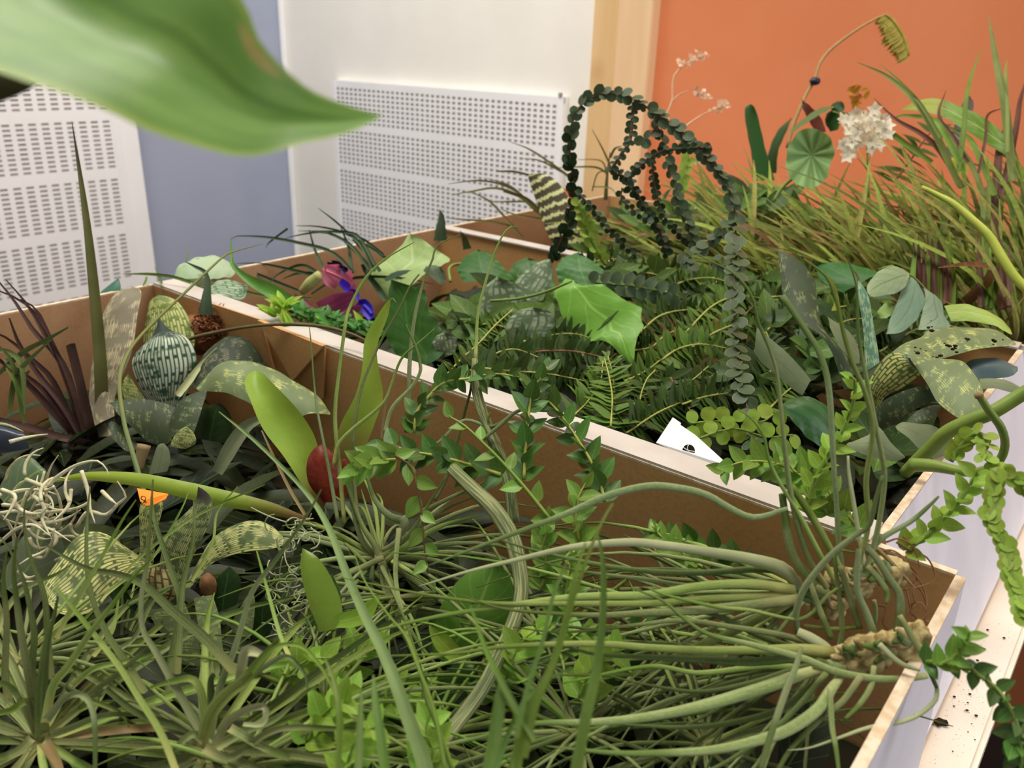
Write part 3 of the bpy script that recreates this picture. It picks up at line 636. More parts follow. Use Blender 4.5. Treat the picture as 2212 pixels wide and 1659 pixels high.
# grassy rosettes at the bottom left
base = T(R7, "235,1500", d=.30)[0]
t1 = air('grassy air plant with upright rosette in the bottom left corner', base, [
    (R7, "250,1500 245,1250 270,950 320,760 340,650", (.30, .28), [26, 24, 18, 10, 5], M_airdk),
    (R7, "225,1480 180,1180 130,900 95,650 80,480 100,300", (.30, .28), [18, 16, 14, 12, 8, 3], M_air),
    (R7, "265,1400 310,1180 400,1060 540,850 660,700 790,530 900,420", (.29, .28), [18, 17, 15, 12, 10, 7, 3], M_air2),
    (R7, "235,1450 170,1270 60,1320 -40,1340", (.30, .29), [16, 15, 14, 10], M_air2),
    (R7, "250,1480 420,1420 600,1350 800,1345 900,1370", (.30, .295), [15, 14, 12, 10, 4], M_air),
    (R7, "270,1380 390,1240 500,1240 555,1380 560,1700", (.28, .27), [16, 13, 11, 9, 7], M_air3),
    (R7, "250,1500 400,1590 520,1680", (.29, .28), [16, 13, 11], M_air2),
    (R7, "230,1480 80,1200 -40,1150", (.30, .29), [15, 12, 9], M_air),
    (R7, "200,1240 190,1050 200,850 140,560 60,380 0,300", (.30, .30), [14, 13, 12, 9, 6, 3], M_airdk),
    (R7, "300,1120 280,900 260,640 180,420 140,200 160,60", (.30, .31), [14, 14, 12, 9, 6, 3], M_airdk),
    (R7, "330,900 400,760 520,560 620,380 720,200 800,80", (.30, .31), [9, 10, 9, 7, 5, 2], M_air2),
    (R7, "60,1300 30,1100 40,800 20,560 40,380", (.31, .31), [15, 13, 11, 9, 3], M_air),
    (R7, "190,1480 100,1560 -40,1610", (.29, .28), [18, 16, 13], M_air), (R7, "260,1500 330,1620 360,1720", (.28, .27), [22, 19, 16], M_tan),
    (R7, "480,1240 700,1330 760,1420", (.30, .30), [10, 9, 3], M_air2), (R7, "300,1420 500,1300 700,1260", (.31, .31), [12, 11, 4], M_air2)], strap=True)
rosette(t1, base, 30, .06, .13, [M_air, M_air2, M_airdk, M_tan, M_air], (19, 3), 11, el=(-8, 16), droop=.2, strap=True)
base = T(R7, "1220,1560", d=.285)[0]
t2 = air('pale stemmed air plant with curled leaves at the bottom left', base, [
    (R7, "1180,1560 1230,1360 1330,1230 1430,1150 1520,1040 1640,900", (.28, .275, .27), [20, 26, 26, 22, 18, 8], M_air2),
    (R7, "1230,1520 1290,1200 1380,960 1440,760 1490,610 1640,410 1800,180 1890,20", (.285, .29, .29), [16, 17, 14, 11, 10, 8, 6, 3], M_air3),
    (R7, "1180,1440 1060,1230 920,980 840,840 832,650 865,450 885,200 900,-40", (.285, .30, .31), [17, 15, 13, 10, 9, 8, 6, 3], M_air3),
    (R7, "1260,1540 1330,1400 1420,1330 1540,1295 1565,1330 1540,1400 1430,1400", (.28, .27, .268), [18, 17, 16, 15, 14, 12, 8], M_airpale),
    (R7, "1430,1160 1560,1060 1680,1000 1760,1060 1800,1120 1810,1200", (.275, .27), [14, 13, 11, 9, 7, 3], M_air3),
    (R7, "1480,1100 1600,960 1700,930 1800,960 1900,1080 1960,1200 2010,1350 2030,1560", (.27, .265), [7, 8, 8, 7, 6, 5, 4, 3], M_grassy),
    (R7, "1400,1180 1420,1080 1440,980 1480,970 1560,1000", (.278, .275), [18, 18, 20, 20, 10], M_airpale),
    (R7, "1260,1540 1450,1440 1620,1370 1800,1210 1900,1170", (.275, .27), [20, 16, 12, 8, 4], M_air),
    (R7, "1200,1540 1350,1600 1560,1460 1740,1420 2179,1440", (.27, .265), [18, 16, 12, 10, 8], M_air),
    (R7, "1120,1580 900,1640 700,1600", (.29, .29), [14, 12, 6], M_air),
    (R7, "1170,1450 1000,1400 800,1330 620,1190", (.29, .295), [14, 13, 12, 10], M_airdk),
    (R7, "1240,1500 1160,1160 1010,1150 880,1190", (.29, .29), [14, 16, 14, 6], M_air2),
    (R7, "1280,1460 1250,1300 1240,1150 1260,1110", (.295, .295), [18, 18, 16, 12], M_airdk),
    (R7, "1350,1420 1560,1540 1700,1600", (.27, .265), [17, 16, 12], M_air), (R7, "1200,1500 1130,1460 1040,1540 1000,1640", (.28, .275), [15, 14, 12, 10], M_air)], strap=True)
rosette(t2, base, 30, .06, .12, [M_air, M_air2, M_airdk, M_air], (19, 3), 23, el=(-8, 16), droop=.2, strap=True)
xb = thing('air_plant', 'long crossing green blades over the banded bromeliad at the left', 'air plant', T(R7, "1040,1640", d=.27)[0], 'air plants in the near box')
for s, d, w_, m in (("1045,1700 950,1460 820,1250 700,1060 560,880 400,680 330,600", (.26, .28, .30), [15, 15, 14, 13, 12, 9, 4], M_air2),
                    ("850,1210 750,1050 610,830 520,560 510,250 530,0", (.30, .33, .36), [15, 15, 13, 10, 8, 3], M_airdk),
                    ("1380,1090 1200,890 1000,720 860,590 700,520 500,480 270,350", (.28, .31, .33), [22, 22, 19, 16, 13, 9, 3], M_airdk),
                    ("1040,1100 1060,800 1080,560 1140,300 1140,80", (.31, .34, .36), [17, 15, 12, 9, 3], M_airdk),
                    ("990,1240 1000,1050 1060,700 1000,480 910,200 890,60", (.31, .34, .37), [13, 13, 12, 11, 9, 4], M_airdk),
                    ("500,1240 700,1100 860,960 1000,860", (.31, .31), [12, 12, 10, 5], M_air), ("420,1180 560,1070 800,1020 980,950", (.315, .31), [13, 12, 10, 4], M_air2),
                    ("230,980 330,860 470,800 560,720", (.31, .31), [12, 12, 10, 5], M_air2), ("-20,860 40,720 150,600 330,520 420,460", (.31, .34), [14, 13, 11, 8, 3], M_air),
                    ("700,960 800,880 900,680 1000,600", (.33, .34), [10, 9, 7, 3], M_air), ("550,1000 660,850 700,660", (.32, .34), [10, 9, 3], M_air2),
                    ("620,640 720,560 900,420 1060,150 1110,30", (.35, .39), [7, 7, 6, 5, 2], M_air2), ("1130,560 1250,330 1280,150 1400,0", (.36, .39), [6, 6, 5, 2], M_air2),
                    ("700,560 800,440 1010,270 1200,150 1560,-10", (.36, .38), [6, 6, 6, 5, 2], M_air2), ("1700,1000 1640,850 1560,560 1510,380", (.30, .33), [10, 9, 7, 3], M_air2)):
    blade('leaf', T(R7, s, d=d), [x * 1.05 for x in w_], m, xb, 8 + 3 * len(s.split()), 4, .3, random.uniform(-25, 25), random.uniform(-25, 25))
# silver curled moss and thin green moss
sm = thing('silver_moss', 'silvery white curled moss clump at the left edge', 'moss', T(R7, "200,300", d=.40)[0])
rd = random.Random(5)
for s in ("450,240 520,150 620,170 700,100 740,60 690,-30", "0,160 120,150 230,230 310,260 420,330", "310,250 330,330 250,390 180,420 100,470", "200,60 260,120 250,200 300,300", "420,20 400,120 310,210", "480,-90 520,40 530,130 560,220",
          "10,20 90,60 60,140 20,200", "150,-40 270,0 330,-50 440,-120 560,-150 620,-110 640,-60", "60,80 140,150 240,160 300,100", "0,330 100,250 200,230 290,290", "180,410 260,420 300,350 320,250", "600,30 640,70 690,110", "110,500 160,540 230,520", "80,600 140,570 200,560"):
    tube('strand', T(R7, s, d=(.40, .39)), [9, 9, 7, 2], M_moss, sm, 16, 5)
for i in range(36):
    x, y = rd.gauss(230, 170), rd.gauss(170, 170); a = rd.uniform(0, 6.28); st_ = rd.uniform(40, 75); b = rd.uniform(-.9, .9); P = []
    for k in range(5): P.append("%f,%f" % (x, y)); x += st_ * math.cos(a); y += st_ * math.sin(a); a += b
    tube('strand', T(R7, ' '.join(P), d=(.41 + rd.uniform(-.02, .015), .405)), [rd.uniform(6, 11), 7, 2], M_moss, sm, 12, 4)
tm = thing('thin_moss', 'fine pale curly moss threads beside the smooth green leaf', 'moss', T(R7, "1750,600", d=.36)[0])
for i in range(64):
    x, y = rd.gauss(1740, 70), rd.uniform(180, 880); a = rd.uniform(0, 6.28); st_ = rd.uniform(18, 45); b = rd.uniform(-1.3, 1.3); P = []
    for k in range(6): P.append("%f,%f" % (x, y)); x += st_ * math.cos(a); y += st_ * math.sin(a); a += b
    tube('strand', T(R7, ' '.join(P), d=(.365 + rd.uniform(-.02, .01), .36)), [3, 3, 2], M_mosst, tm, 12, 4)
sl = thing('smooth_leaf', 'smooth yellow green oval leaf beside the curly moss threads', 'leaf', T(R7, "1930,860", d=.34)[0])
sheet('blade', T(R7, "1880,860 1800,640 1768,480 1780,365", d=(.34, .35)), T(R7, "1990,840 2015,720 1960,560 1870,420 1780,365", d=(.34, .35)), leafmat('waxy_leaf', '#7b9c3b', '#6c8f34', rough=.3, trans=.2), sl, 8, 16, .12)
# ribbed grey strap leaves
rs = thing('ribbed_air_plant', 'grey green air plant with two thick ribbed channelled leaves at the centre', 'air plant', D(1000, 1560, .33))
tube('leaf', T(R0, "1110,1130 1100,1050 1082,990 1066,950 1042,890 1027,830 1026,775", d=(.39, .40, .41)), [36, 34, 32, 32, 30, 26, 15], M_strap, rs, 24, 10, True, .6)
tube('leaf_tip', T(R0, "1027,780 1029,740 1034,670 1062,565 1085,510 1103,490 1120,492", d=(.41, .42, .43)), [9, 7, 6, 5, 3], M_air2, rs, 18, 5)
tube('leaf', T(R0, "975,1010 1020,1055 1067,1100 1105,1160 1122,1226 1126,1285 1107,1351 1078,1417 1045,1483 1000,1546 957,1600 920,1680", d=(.37, .35, .335, .31, .29)), [26, 32, 36, 36, 34, 32, 32, 32, 33, 34, 36], M_strap, rs, 34, 10, True, .6)
tube('leaf', T(R0, "1060,962 1052,930 1058,890", d=(.40, .40)), [9, 8, 3], M_air, rs, 8, 5)
# central air plant, leaves fanning upwards
base = T(R8, "320,430", d=.40)[0]
ca = air('central air plant with long thin leaves rising past the white box rim', base, [
    (R5, "520,1700 490,1400 492,1100 540,830 650,560 780,330 850,180 912,98", (.40, .41, .42), [10, 10, 9, 8, 7, 6, 5, 4], M_air),
    (R5, "430,1700 400,1350 370,1020 400,700 440,400 470,300 560,130 690,0 880,-110", (.40, .41, .43), [10, 11, 10, 9, 8, 8, 7, 5, 2], M_air2),
    (R5, "830,1120 850,900 850,700 880,400 940,150 1000,0 1030,-90 1180,-160", (.41, .42, .43), [11, 11, 10, 9, 8, 6, 4, 2], M_air3),
    (R5, "690,1120 740,960 860,830 915,740 920,680 890,560 840,450 830,420", (.40, .40), [9, 9, 9, 8, 8, 8, 6, 2], M_air),
    (R5, "360,1340 390,1200 480,1100 640,970 700,900 730,820 800,640 910,540 1012,448", (.40, .405), [9, 9, 9, 8, 7, 6, 6, 5, 2], M_air2),
    (R5, "390,1700 330,1350 260,1000 235,800 220,600 205,440", (.40, .42), [10, 9, 7, 5, 4, 2], M_air3),
    (R8, "330,420 230,330 175,150 150,-60", (.40, .40), [14, 12, 10, 9], M_air3), (R8, "340,420 450,330 600,200 760,110 900,60", (.39, .39), [16, 13, 10, 7, 3], M_air),
    (R8, "350,440 520,330 700,230 930,170", (.39, .385), [18, 14, 9, 3], M_air2), (R8, "470,190 620,130 760,60 960,-30", (.40, .395), [13, 11, 8, 3], M_air),
    (R8, "330,430 300,350 230,240 170,90 120,-60", (.395, .40), [18, 14, 10, 9, 7], M_air), (R8, "460,200 380,170 300,80 250,-60", (.395, .40), [18, 14, 10, 7], M_air3),
    (R8, "340,420 360,600 420,740 480,900 560,1050", (.39, .37, .35), [20, 18, 14, 11, 8], M_air), (R8, "280,440 290,640 380,800 440,1000", (.39, .37), [14, 12, 9, 4], M_air3),
    (R8, "440,250 420,500 450,700 540,900 700,1100", (.385, .36, .345), [13, 12, 11, 9, 6], M_air), (R8, "400,440 600,560 760,690 900,800 1100,860", (.38, .36, .345), [10, 9, 8, 7, 3], M_air2),
    (R8, "460,180 470,230 400,400 300,420", (.395, .395), [22, 20, 26, 20], M_airpale), (R8, "350,420 220,480 60,560 -60,640", (.385, .37), [14, 12, 9, 6], M_air),
    (R8, "340,380 500,280 620,100 720,-60", (.385, .38), [10, 9, 7, 4], M_air), (R5, "1010,1560 1100,1380 1200,1010 1240,870 1250,800", (.405, .41), [9, 9, 8, 7, 5], M_air),
    (R5, "860,1290 1040,1180 1200,1040 1380,1080 1530,990 1640,920", (.40, .40), [5, 6, 7, 8, 7, 3], M_air3), (R5, "1330,1160 1450,1060 1540,985 1700,940", (.395, .395), [8, 9, 8, 3], M_air3)])
rosette(ca, base, 26, .05, .11, [M_air, M_air2, M_air3, M_air], (14, 3), 31, el=(-20, 25), droop=.3)
# long pale diagonal blades running to the bottom centre
dg = thing('air_plant', 'blue green broad blade slanting down to the bottom centre', 'air plant', T(R8, "620,1700", d=.255)[0], 'air plants in the near box')
blade('leaf', T(R8, "620,1750 580,1600 500,1380 410,1130 330,940 230,740 130,510 20,230 -120,20 -400,-260 -620,-440", d=(.25, .26, .28, .31, .35, .38)), [34, 30, 25, 21, 18, 15, 12, 9, 8, 7, 2], leafmat('blue_green_blade', '#7a8f58', '#6d844e', rough=.6, trans=.12, lines=3), dg, 30, 4, .25)
for s, d, w_ in (("720,1700 650,1330 560,1080 480,880 380,760 240,560 180,400", (.25, .27, .30), [14, 13, 11, 9, 7, 5, 2]), ("760,1680 660,1400 600,1250 540,1000 480,870", (.255, .28), [16, 14, 10, 7, 3])):
    tube('leaf', T(R8, s, d=d), w_, M_grassy, dg, 24, 6, True, .5)
# near blurred grass
fg = thing('grass_tuft', 'blurred green grass blades rising at the bottom centre', 'grass', T(R8, "1100,1900", d=.2)[0])
for s, w_ in (("960,1750 1010,1450 1040,1200 1040,1130", [34, 30, 26, 3]), ("1100,1750 1200,1350 1330,1090 1420,800 1480,520 1540,330", [30, 25, 20, 15, 11, 4]), ("1470,1750 1540,1360 1600,1100 1640,760 1640,440 1600,250", [26, 25, 22, 17, 13, 3]),
              ("1120,1750 1150,1400 1080,1230 960,980 860,700", [24, 20, 16, 12, 3]), ("1180,1600 1260,1250 1380,950 1500,560 1620,240 1700,100", [14, 13, 11, 10, 8, 3]), ("80,1750 90,1350 60,1150 0,1000", [14, 14, 12, 3]), ("200,1700 210,1400 220,1200", [18, 16, 4]),
              ("370,1750 330,1450 300,1250 290,1110", [24, 22, 18, 3]), ("1240,1500 1100,1260 1000,1080 940,960", [12, 11, 9, 3]), ("1130,1480 1200,1180 1290,900 1350,640 1440,420", [13, 12, 10, 9, 3]), ("1000,1700 1130,1350 1260,1180 1420,1080", [14, 12, 10, 3])):
    blade('leaf', T(R8, s, d=(.205, .215, .225)), w_, M_grassdk if random.random() < .6 else M_grassy, fg, 18, 3, .2, random.uniform(-20, 20))
# the bundle at the right: two bulbous air plants
base = T(R9, "1250,640", d=0.3330)[0]
t3 = air('upper bulbous air plant at the right whose leaves spill over the box end', base, [
    (R9, "930,640 880,590 800,490 600,430 400,395 100,350 -120,330 -450,360 -800,440 -1050,500 -1350,590", (0.324, 0.3195, 0.3105, 0.306), [26, 32, 26, 22, 20, 18, 15, 12, 9, 6, 2], M_airpale),
    (R9, "860,610 600,575 300,590 0,640 -400,650 -800,700 -1200,760 -1600,850 -1900,930", (0.3195, 0.3105, 0.3015, 0.297), [24, 20, 19, 18, 15, 12, 9, 6, 2], M_air2),
    (R9, "870,640 600,650 300,665 0,690 -500,690 -900,690 -1300,640 -1800,540", (0.3195, 0.3105, 0.3015, 0.3015), [22, 18, 16, 14, 11, 8, 5, 2], M_air2),
    (R9, "880,670 600,700 300,730 0,745 -300,760 -700,740 -900,710 -1100,640", (0.3168, 0.3078, 0.3015, 0.297), [26, 22, 20, 17, 13, 9, 6, 2], M_air),
    (R9, "890,560 780,500 600,490 300,510 0,500 -300,460 -700,370 -1000,270", (0.3285, 0.3195, 0.3105), [18, 15, 13, 13, 11, 9, 6, 2], M_airdk),
    (R9, "820,130 760,150 690,175 600,182 480,130 350,55 200,15 0,0 -250,60 -500,170 -900,320 -1300,470", (0.3105, 0.3105, 0.306, 0.3015), [8, 14, 17, 17, 17, 16, 15, 13, 11, 9, 6, 2], M_air3),
    (R9, "880,620 700,560 300,590 0,550 -400,500 -700,420 -900,330", (0.3285, 0.3195, 0.3105), [14, 12, 10, 9, 7, 5, 2], M_air),
    (R9, "860,660 650,780 400,900 250,960 0,1080 -200,1110 -600,1110", (0.324, 0.315, 0.306), [16, 18, 19, 16, 12, 8, 3], M_air2),
    (R9, "1180,560 1060,640 900,780 600,730 400,710 100,640 0,600", (0.3105, 0.306), [6, 7, 7, 8, 8, 7, 4], M_air2),
    (R9, "880,860 870,760 900,640 960,540 1080,400 1220,290 1300,230 1340,80 1380,-60", (0.3105, 0.306, 0.3015), [14, 17, 18, 17, 16, 15, 14, 12, 9], M_air3),
    (R6, "1120,1700 1030,1600 985,1500 960,1340 945,1230", (0.3195, 0.315), [22, 20, 16], M_air), 
    (R6, "1180,1720 1080,1560 1000,1280 960,1000 925,650 890,500 820,330 790,200 700,80 550,0 500,-30", (0.3195, 0.3105, 0.306, 0.3105), [15, 15, 14, 13, 11, 9, 8, 7, 5, 3], M_air),
    (R6, "1240,1720 1140,1540 1030,1330 920,1150 870,1030 850,930 790,840 715,785", (0.315, 0.3105), [13, 13, 12, 10, 9, 7, 3], M_air2),
    (R6, "1280,1680 1180,1490 1120,1380 1050,1270 995,1190", (0.3195, 0.3195), [14, 18, 18, 16], M_air2),
    (R6, "1330,1640 1395,1400 1385,1160 1420,900 1380,700 1320,560 1270,400 1230,220 1175,90 1060,0", (0.3105, 0.3015, 0.3015), [14, 14, 14, 14, 13, 12, 11, 9, 4], M_air2),
    (R6, "1380,1640 1440,1440 1480,1180 1470,1040 1430,850 1390,640 1345,400 1335,150 1290,0 1270,-60", (0.3105, 0.306, 0.3015), [15, 14, 14, 13, 13, 11, 9, 6, 2], M_air),
    (R6, "1260,1660 1240,1460 1230,1280 1215,1080 1190,680 1140,490 1060,360 945,190", (0.324, 0.324, 0.333), [15, 14, 13, 15, 16, 16, 17], M_air3),
    (R6, "1380,1620 1350,1460 1320,1280 1295,1120 1290,1030", (0.3195, 0.324), [12, 12, 11, 6], M_airpale),
    (R9, "1290,400 1340,340 1400,290 1550,205 1660,110 1710,60", (0.3105, 0.3105), [17, 16, 14, 13, 11, 6], M_air3),
    (R9, "1100,1080 1140,850 1120,600 1100,460 1115,380 1220,390", (0.3105, 0.3105), [16, 16, 14, 12, 10, 4], M_air),
    (R9, "1130,470 1190,660 1245,840", (0.3105, 0.306), [14, 17, 16], M_air), (R9, "1240,370 1230,600 1290,760 1325,880 1290,960 1220,1050", (0.306, 0.3015), [15, 17, 18, 20, 22, 12], M_air3),
    (R9, "1285,360 1340,420 1430,560 1480,640 1480,780 1450,950", (0.306, 0.3015), [15, 17, 18, 19, 20, 16], M_air3), (R9, "1290,470 1370,560 1410,640 1400,690", (0.306, 0.3015), [14, 15, 14, 6], M_air),
    (R9, "945,540 1000,700 1080,900", (0.3132, 0.306), [13, 16, 16], M_air), (R9, "880,860 960,900 1040,950 1090,1000", (0.306, 0.3015), [22, 27, 26, 22], M_airpale),
    (R9, "920,820 1080,840 1260,830", (0.3105, 0.3105), [7, 9, 8], M_air2), (R9, "1330,670 1340,740 1330,860", (0.315, 0.315), [10, 11, 8], M_air), (R9, "1080,650 1150,690 1080,720 1050,640", (0.3195, 0.3195), [12, 12, 10, 8], M_tan),
    (R9, "1340,360 1450,470 1560,590", (0.324, 0.324), [10, 11, 5], M_tan)])
for c_, r_, sq_ in (("1180,570", .006, (1.6, 1, 1)), ("1420,500", .006, (1.2, 1, 1)), ("1050,700", .0055, (1.4, 1, 1))): lump('bulb', T(R9, c_, d=0.3285)[0], r_, M_bulb, t3, sq_, .2, 4)
base = T(R9, "1300,980", d=0.3105)[0]
t4 = air('lower bulbous air plant at the right with leaves streaming left', base, [
    (R9, "1090,985 900,960 600,965 300,965 0,950 -250,930 -550,930 -900,950 -1150,985 -1600,1000", (0.3015, 0.2925, 0.288, 0.2835), [28, 22, 18, 17, 16, 14, 11, 8, 5, 2], M_air2),
    (R9, "1080,1000 900,1010 600,1035 300,1020 0,1005 -300,990 -500,940 -700,910", (0.3015, 0.2925, 0.288), [20, 18, 18, 16, 13, 10, 6, 2], M_airdk),
    (R9, "1640,1115 1480,1135 1300,1130 1100,1090 900,1010 600,930 350,870 200,770 80,670 -100,600", (0.2925, 0.288, 0.288, 0.2925), [14, 16, 17, 17, 16, 13, 11, 9, 7, 3], M_air),
    (R9, "1050,1070 900,1110 700,1180 400,1270 150,1330 -100,1370 -350,1390 -700,1400 -1000,1480 -1400,1580", (0.297, 0.2835, 0.27, 0.2655), [20, 27, 27, 24, 20, 17, 13, 9, 6, 2], M_air),
    (R9, "1150,1100 1080,1190 1000,1310 850,1420 700,1480 400,1550 100,1570 -200,1570 -600,1530", (0.2925, 0.27, 0.261, 0.2565), [18, 26, 30, 29, 24, 20, 16, 10, 3], M_air),
    (R9, "900,950 870,1060 820,1180 760,1350 710,1500 660,1680", (0.279, 0.261, 0.252), [10, 14, 16, 16, 15, 13], M_air3), (R9, "1070,1180 1080,1400 1105,1540 1125,1700", (0.279, 0.261), [12, 14, 12, 8], M_air),
    (R9, "1250,1120 1150,1260 1050,1340 930,1450 830,1560 760,1680", (0.288, 0.261), [15, 14, 13, 12, 11, 9], M_air), (R9, "1330,1060 1310,1180 1240,1290 1160,1370", (0.2925, 0.279), [13, 14, 13, 8], M_air),
    (R9, "1360,930 1430,1000 1500,1050 1600,1085", (0.2925, 0.288), [14, 14, 12, 5], M_airpale),
    (R9, "1480,760 1560,900 1630,1030 1700,1190", (0.2925, 0.2835), [14, 16, 14, 10], M_air), (R9, "1700,1190 1690,1260 1600,1340 1480,1390 1300,1420 1100,1490 950,1540 820,1555", (0.2835, 0.2745, 0.2655), [10, 11, 11, 10, 9, 7, 5, 2], M_airpale),
    (R9, "1080,1090 800,1300 500,1390 200,1420 -200,1400", (0.297, 0.279), [16, 15, 12, 9, 3], M_airdk), (R9, "1100,1050 900,1070 600,1160 300,1210 0,1170 -250,1110", (0.306, 0.297), [16, 14, 12, 9, 6, 2], M_airdk),
    (R9, "1050,960 800,880 500,830 200,790 -100,820 -500,860 -800,830", (0.3105, 0.3015), [15, 14, 12, 10, 8, 5, 2], M_air), (R9, "1060,1000 700,900 400,760 200,740 0,800 -300,850", (0.315, 0.306), [14, 14, 12, 9, 6, 2], M_airdk),
    (R9, "1050,1080 700,1060 300,1100 0,1060 -500,1160", (0.3105, 0.3015), [15, 14, 11, 8, 3], M_air2), (R9, "1050,1100 800,1380 500,1600 300,1700", (0.2925, 0.27), [14, 12, 10, 6], M_airdk)])
for c_, r_, sq_ in (("1190,1020", .0055, (1.3, 1, 1)), ("1290,985", .0066, (1.1, 1, 1.1)), ("1360,960", .0055, (1, 1, 1.2)), ("1500,940", .006, (1.2, 1, 1)), ("1570,900", .005, (1, 1, 1.4))): lump('bulb', T(R9, c_, d=0.3015)[0], r_, M_bulb, t4, sq_, .2, 9)
rosette(t4, T(R9, "1000,1050", d=.335)[0], 30, .08, .2, [M_air, M_airdk, M_air2, M_air], (12, 2), 41, az=(130, 250), el=(-15, 20), droop=.25)
rosette(t3, T(R9, "950,640", d=.355)[0], 18, .08, .2, [M_air, M_airdk, M_air2], (12, 2), 42, az=(130, 230), el=(-15, 15), droop=.25)
rt = thing('root_tangle', 'tangle of dry brown roots in the right corner of the near box', 'roots', T(R9, "1600,600", d=.37)[0])
for s in ("1500,290 1560,380 1500,440 1600,560 1640,680 1620,800", "1460,330 1530,370 1640,420 1690,520 1660,570 1500,615", "1400,330 1480,310 1560,360 1600,480", "1560,560 1620,640 1640,760 1560,800", "1500,440 1580,520 1560,640 1600,720", "1590,690 1550,720 1560,690 1610,690 1640,740", "1540,740 1600,790 1660,800", "1400,400 1460,440 1520,560", "1380,380 1440,380 1500,420 1530,480", "1350,700 1400,720 1380,800 1420,860", "1520,600 1540,700 1550,760", "1520,800 1600,810 1650,790 1580,840"):
    tube('root', T(R9, s, d=(.335, .33)), [5, 4, 4, 2], M_root, rt, 18, 5)

# sheaths round the bulbs
for t_, cs_ in ((t3, ((1180, 560, .328), (1300, 520, .325), (1060, 640, .325), (1420, 520, .325))), (t4, ((1200, 1010, .30), (1320, 960, .30), (1440, 960, .298), (1540, 920, .298), (1150, 1060, .298)))):
    for cx, cy, dd in cs_:
        for q in range(4):
            an = random.uniform(2.2, 4.4); ln = random.uniform(90, 190); x1, y1 = cx + ln * math.cos(an), cy + ln * math.sin(an) * .6
            tube('sheath', T(R9, "%f,%f %f,%f %f,%f" % (cx, cy, (cx + x1) / 2, (cy + y1) / 2 - random.uniform(-25, 25), x1, y1), d=(dd, dd - .004)), [28, 24, 9], random.choice([M_air, M_air3, M_bulb]), t_, 10, 8, True, .7, .3)
# more fine-leaved air plants filling the near box
for i, (x, y, dd, nn_, lo, hi, w0, mats, lb) in enumerate((
    (700, 1520, .32, 60, .05, .12, 9, [M_air2, M_grassy, M_air], 'bright fine-leaved air plant at the bottom left of centre'), (920, 1600, .31, 60, .05, .11, 9, [M_grassy, M_air2, M_airdk], 'fine green air plant at the bottom centre below the ribbed leaf'),
    (1250, 1580, .31, 50, .06, .13, 9, [M_air, M_airdk, M_grassy], 'shaded fine-leaved air plant at the bottom right of centre'), (520, 1660, .28, 50, .05, .10, 10, [M_air, M_air2], 'grey fine-leaved air plant cut by the bottom edge'),
    (1520, 1610, .31, 50, .06, .12, 9, [M_air, M_airdk, M_air2], 'dull fine-leaved air plant below the right bundle'), (40, 1430, .34, 50, .06, .14, 10, [M_air, M_airdk, M_air2], 'fine-leaved air plant at the lower left edge'), (640, 1430, .38, 30, .05, .12, 8, [M_air2, M_airdk, M_air], 'small fine-leaved air plant under the moss threads'),
    (1180, 1380, .36, 44, .05, .12, 8, [M_air2, M_grassy, M_air], 'fine-leaved air plant right of the ribbed leaf'), (1480, 1400, .36, 44, .06, .12, 8, [M_air, M_airdk], 'fine-leaved air plant hidden under the streaming leaves'), (260, 1420, .38, 40, .05, .11, 8, [M_air2, M_airdk], 'fine-leaved air plant under the banded leaf'), (860, 1290, .38, 40, .05, .12, 8, [M_air2, M_air, M_airdk], 'fine-leaved air plant below the central one'))):
    b_ = D(x, y, dd); r_ = thing('air_plant', lb, 'air plant', b_, 'air plants in the near box')
    rosette(r_, b_, nn_ // 2, lo, hi * .9, mats, (w0 * 1.35, 2), 200 + i, el=(-10, 30), droop=.3, wig=.35)
# ------------------------------------------------------------------ glossy pointed-leaf sprigs
SG = 'glossy pointed-leaf sprigs'
sprig('leafy_sprig', 'glossy green sprig arching over the white rim at the centre', T(R5, "880,1120 900,980 980,880 1080,790 1230,770 1400,740 1560,760", d=(.40, .405, .41)), 34, 20, L_sprig, group=SG, mode='dec')
sprig('leafy_sprig', 'upright glossy sprig with pale stem crossing the white rim', T(R5, "1590,1420 1600,1200 1620,1000 1640,850 1700,760 1740,700", d=(.385, .395, .40)), 40, 26, L_sprig, group=SG, mode='dec', w=8)
sprig('leafy_sprig', 'dark glossy sprig lying leftward toward the red leaf', T(R5, "1440,1390 1250,1330 1050,1275 860,1240 720,1200 640,1190", d=(.38, .385, .39)), 44, 24, L_sprig, group=SG, mode='dec', w=9)
sprig('leafy_sprig', 'light green sprig with a long bare stem slanting down at the centre', T(R5, "1760,1680 1600,1480 1450,1310 1320,1180 1200,1070 1100,1010 1070,960", d=(.36, .375, .385)), 36, 46, L_sprigl, group=SG, w=9, stem=M_stemg)
sprig('leafy_sprig', 'glossy sprig falling over the white rim right of centre', T(R5, "2110,1560 2060,1380 1960,1200 1880,1080 1790,960 1720,880 1700,760", d=(.38, .395, .405)), 40, 24, L_sprig, group=SG, mode='dec', w=8)
sprig('leafy_sprig', 'pale green leafy tip left of the dark glossy sprig', T(R5, "760,1290 660,1300 560,1330 480,1380", d=(.38, .375)), 40, 16, L_sprigl, group=SG, mode='dec')
sprig('leafy_sprig', 'thin dark stemmed sprig with pale leaves hanging at the centre', T(R5, "760,1270 860,1340 900,1480 930,1640 940,1800 960,1960 980,2080", d=(.375, .37, .365)), 36, 36, L_sprigl, group=SG, stem=M_stemb, w=5)
sprig('leafy_sprig', 'green sprig lying under the brown inner wall of the near box', T(R9, "620,500 480,420 330,350 180,310 60,280 0,250", d=(.385, .40)), 38, 22, L_sprig, group=SG, mode='dec')
sprig('leafy_sprig', 'young green sprig tip against the brown inner wall', T(R9, "330,480 250,430 160,360 80,300 20,230", d=(.38, .385)), 34, 18, L_sprigl, group=SG, mode='dec')
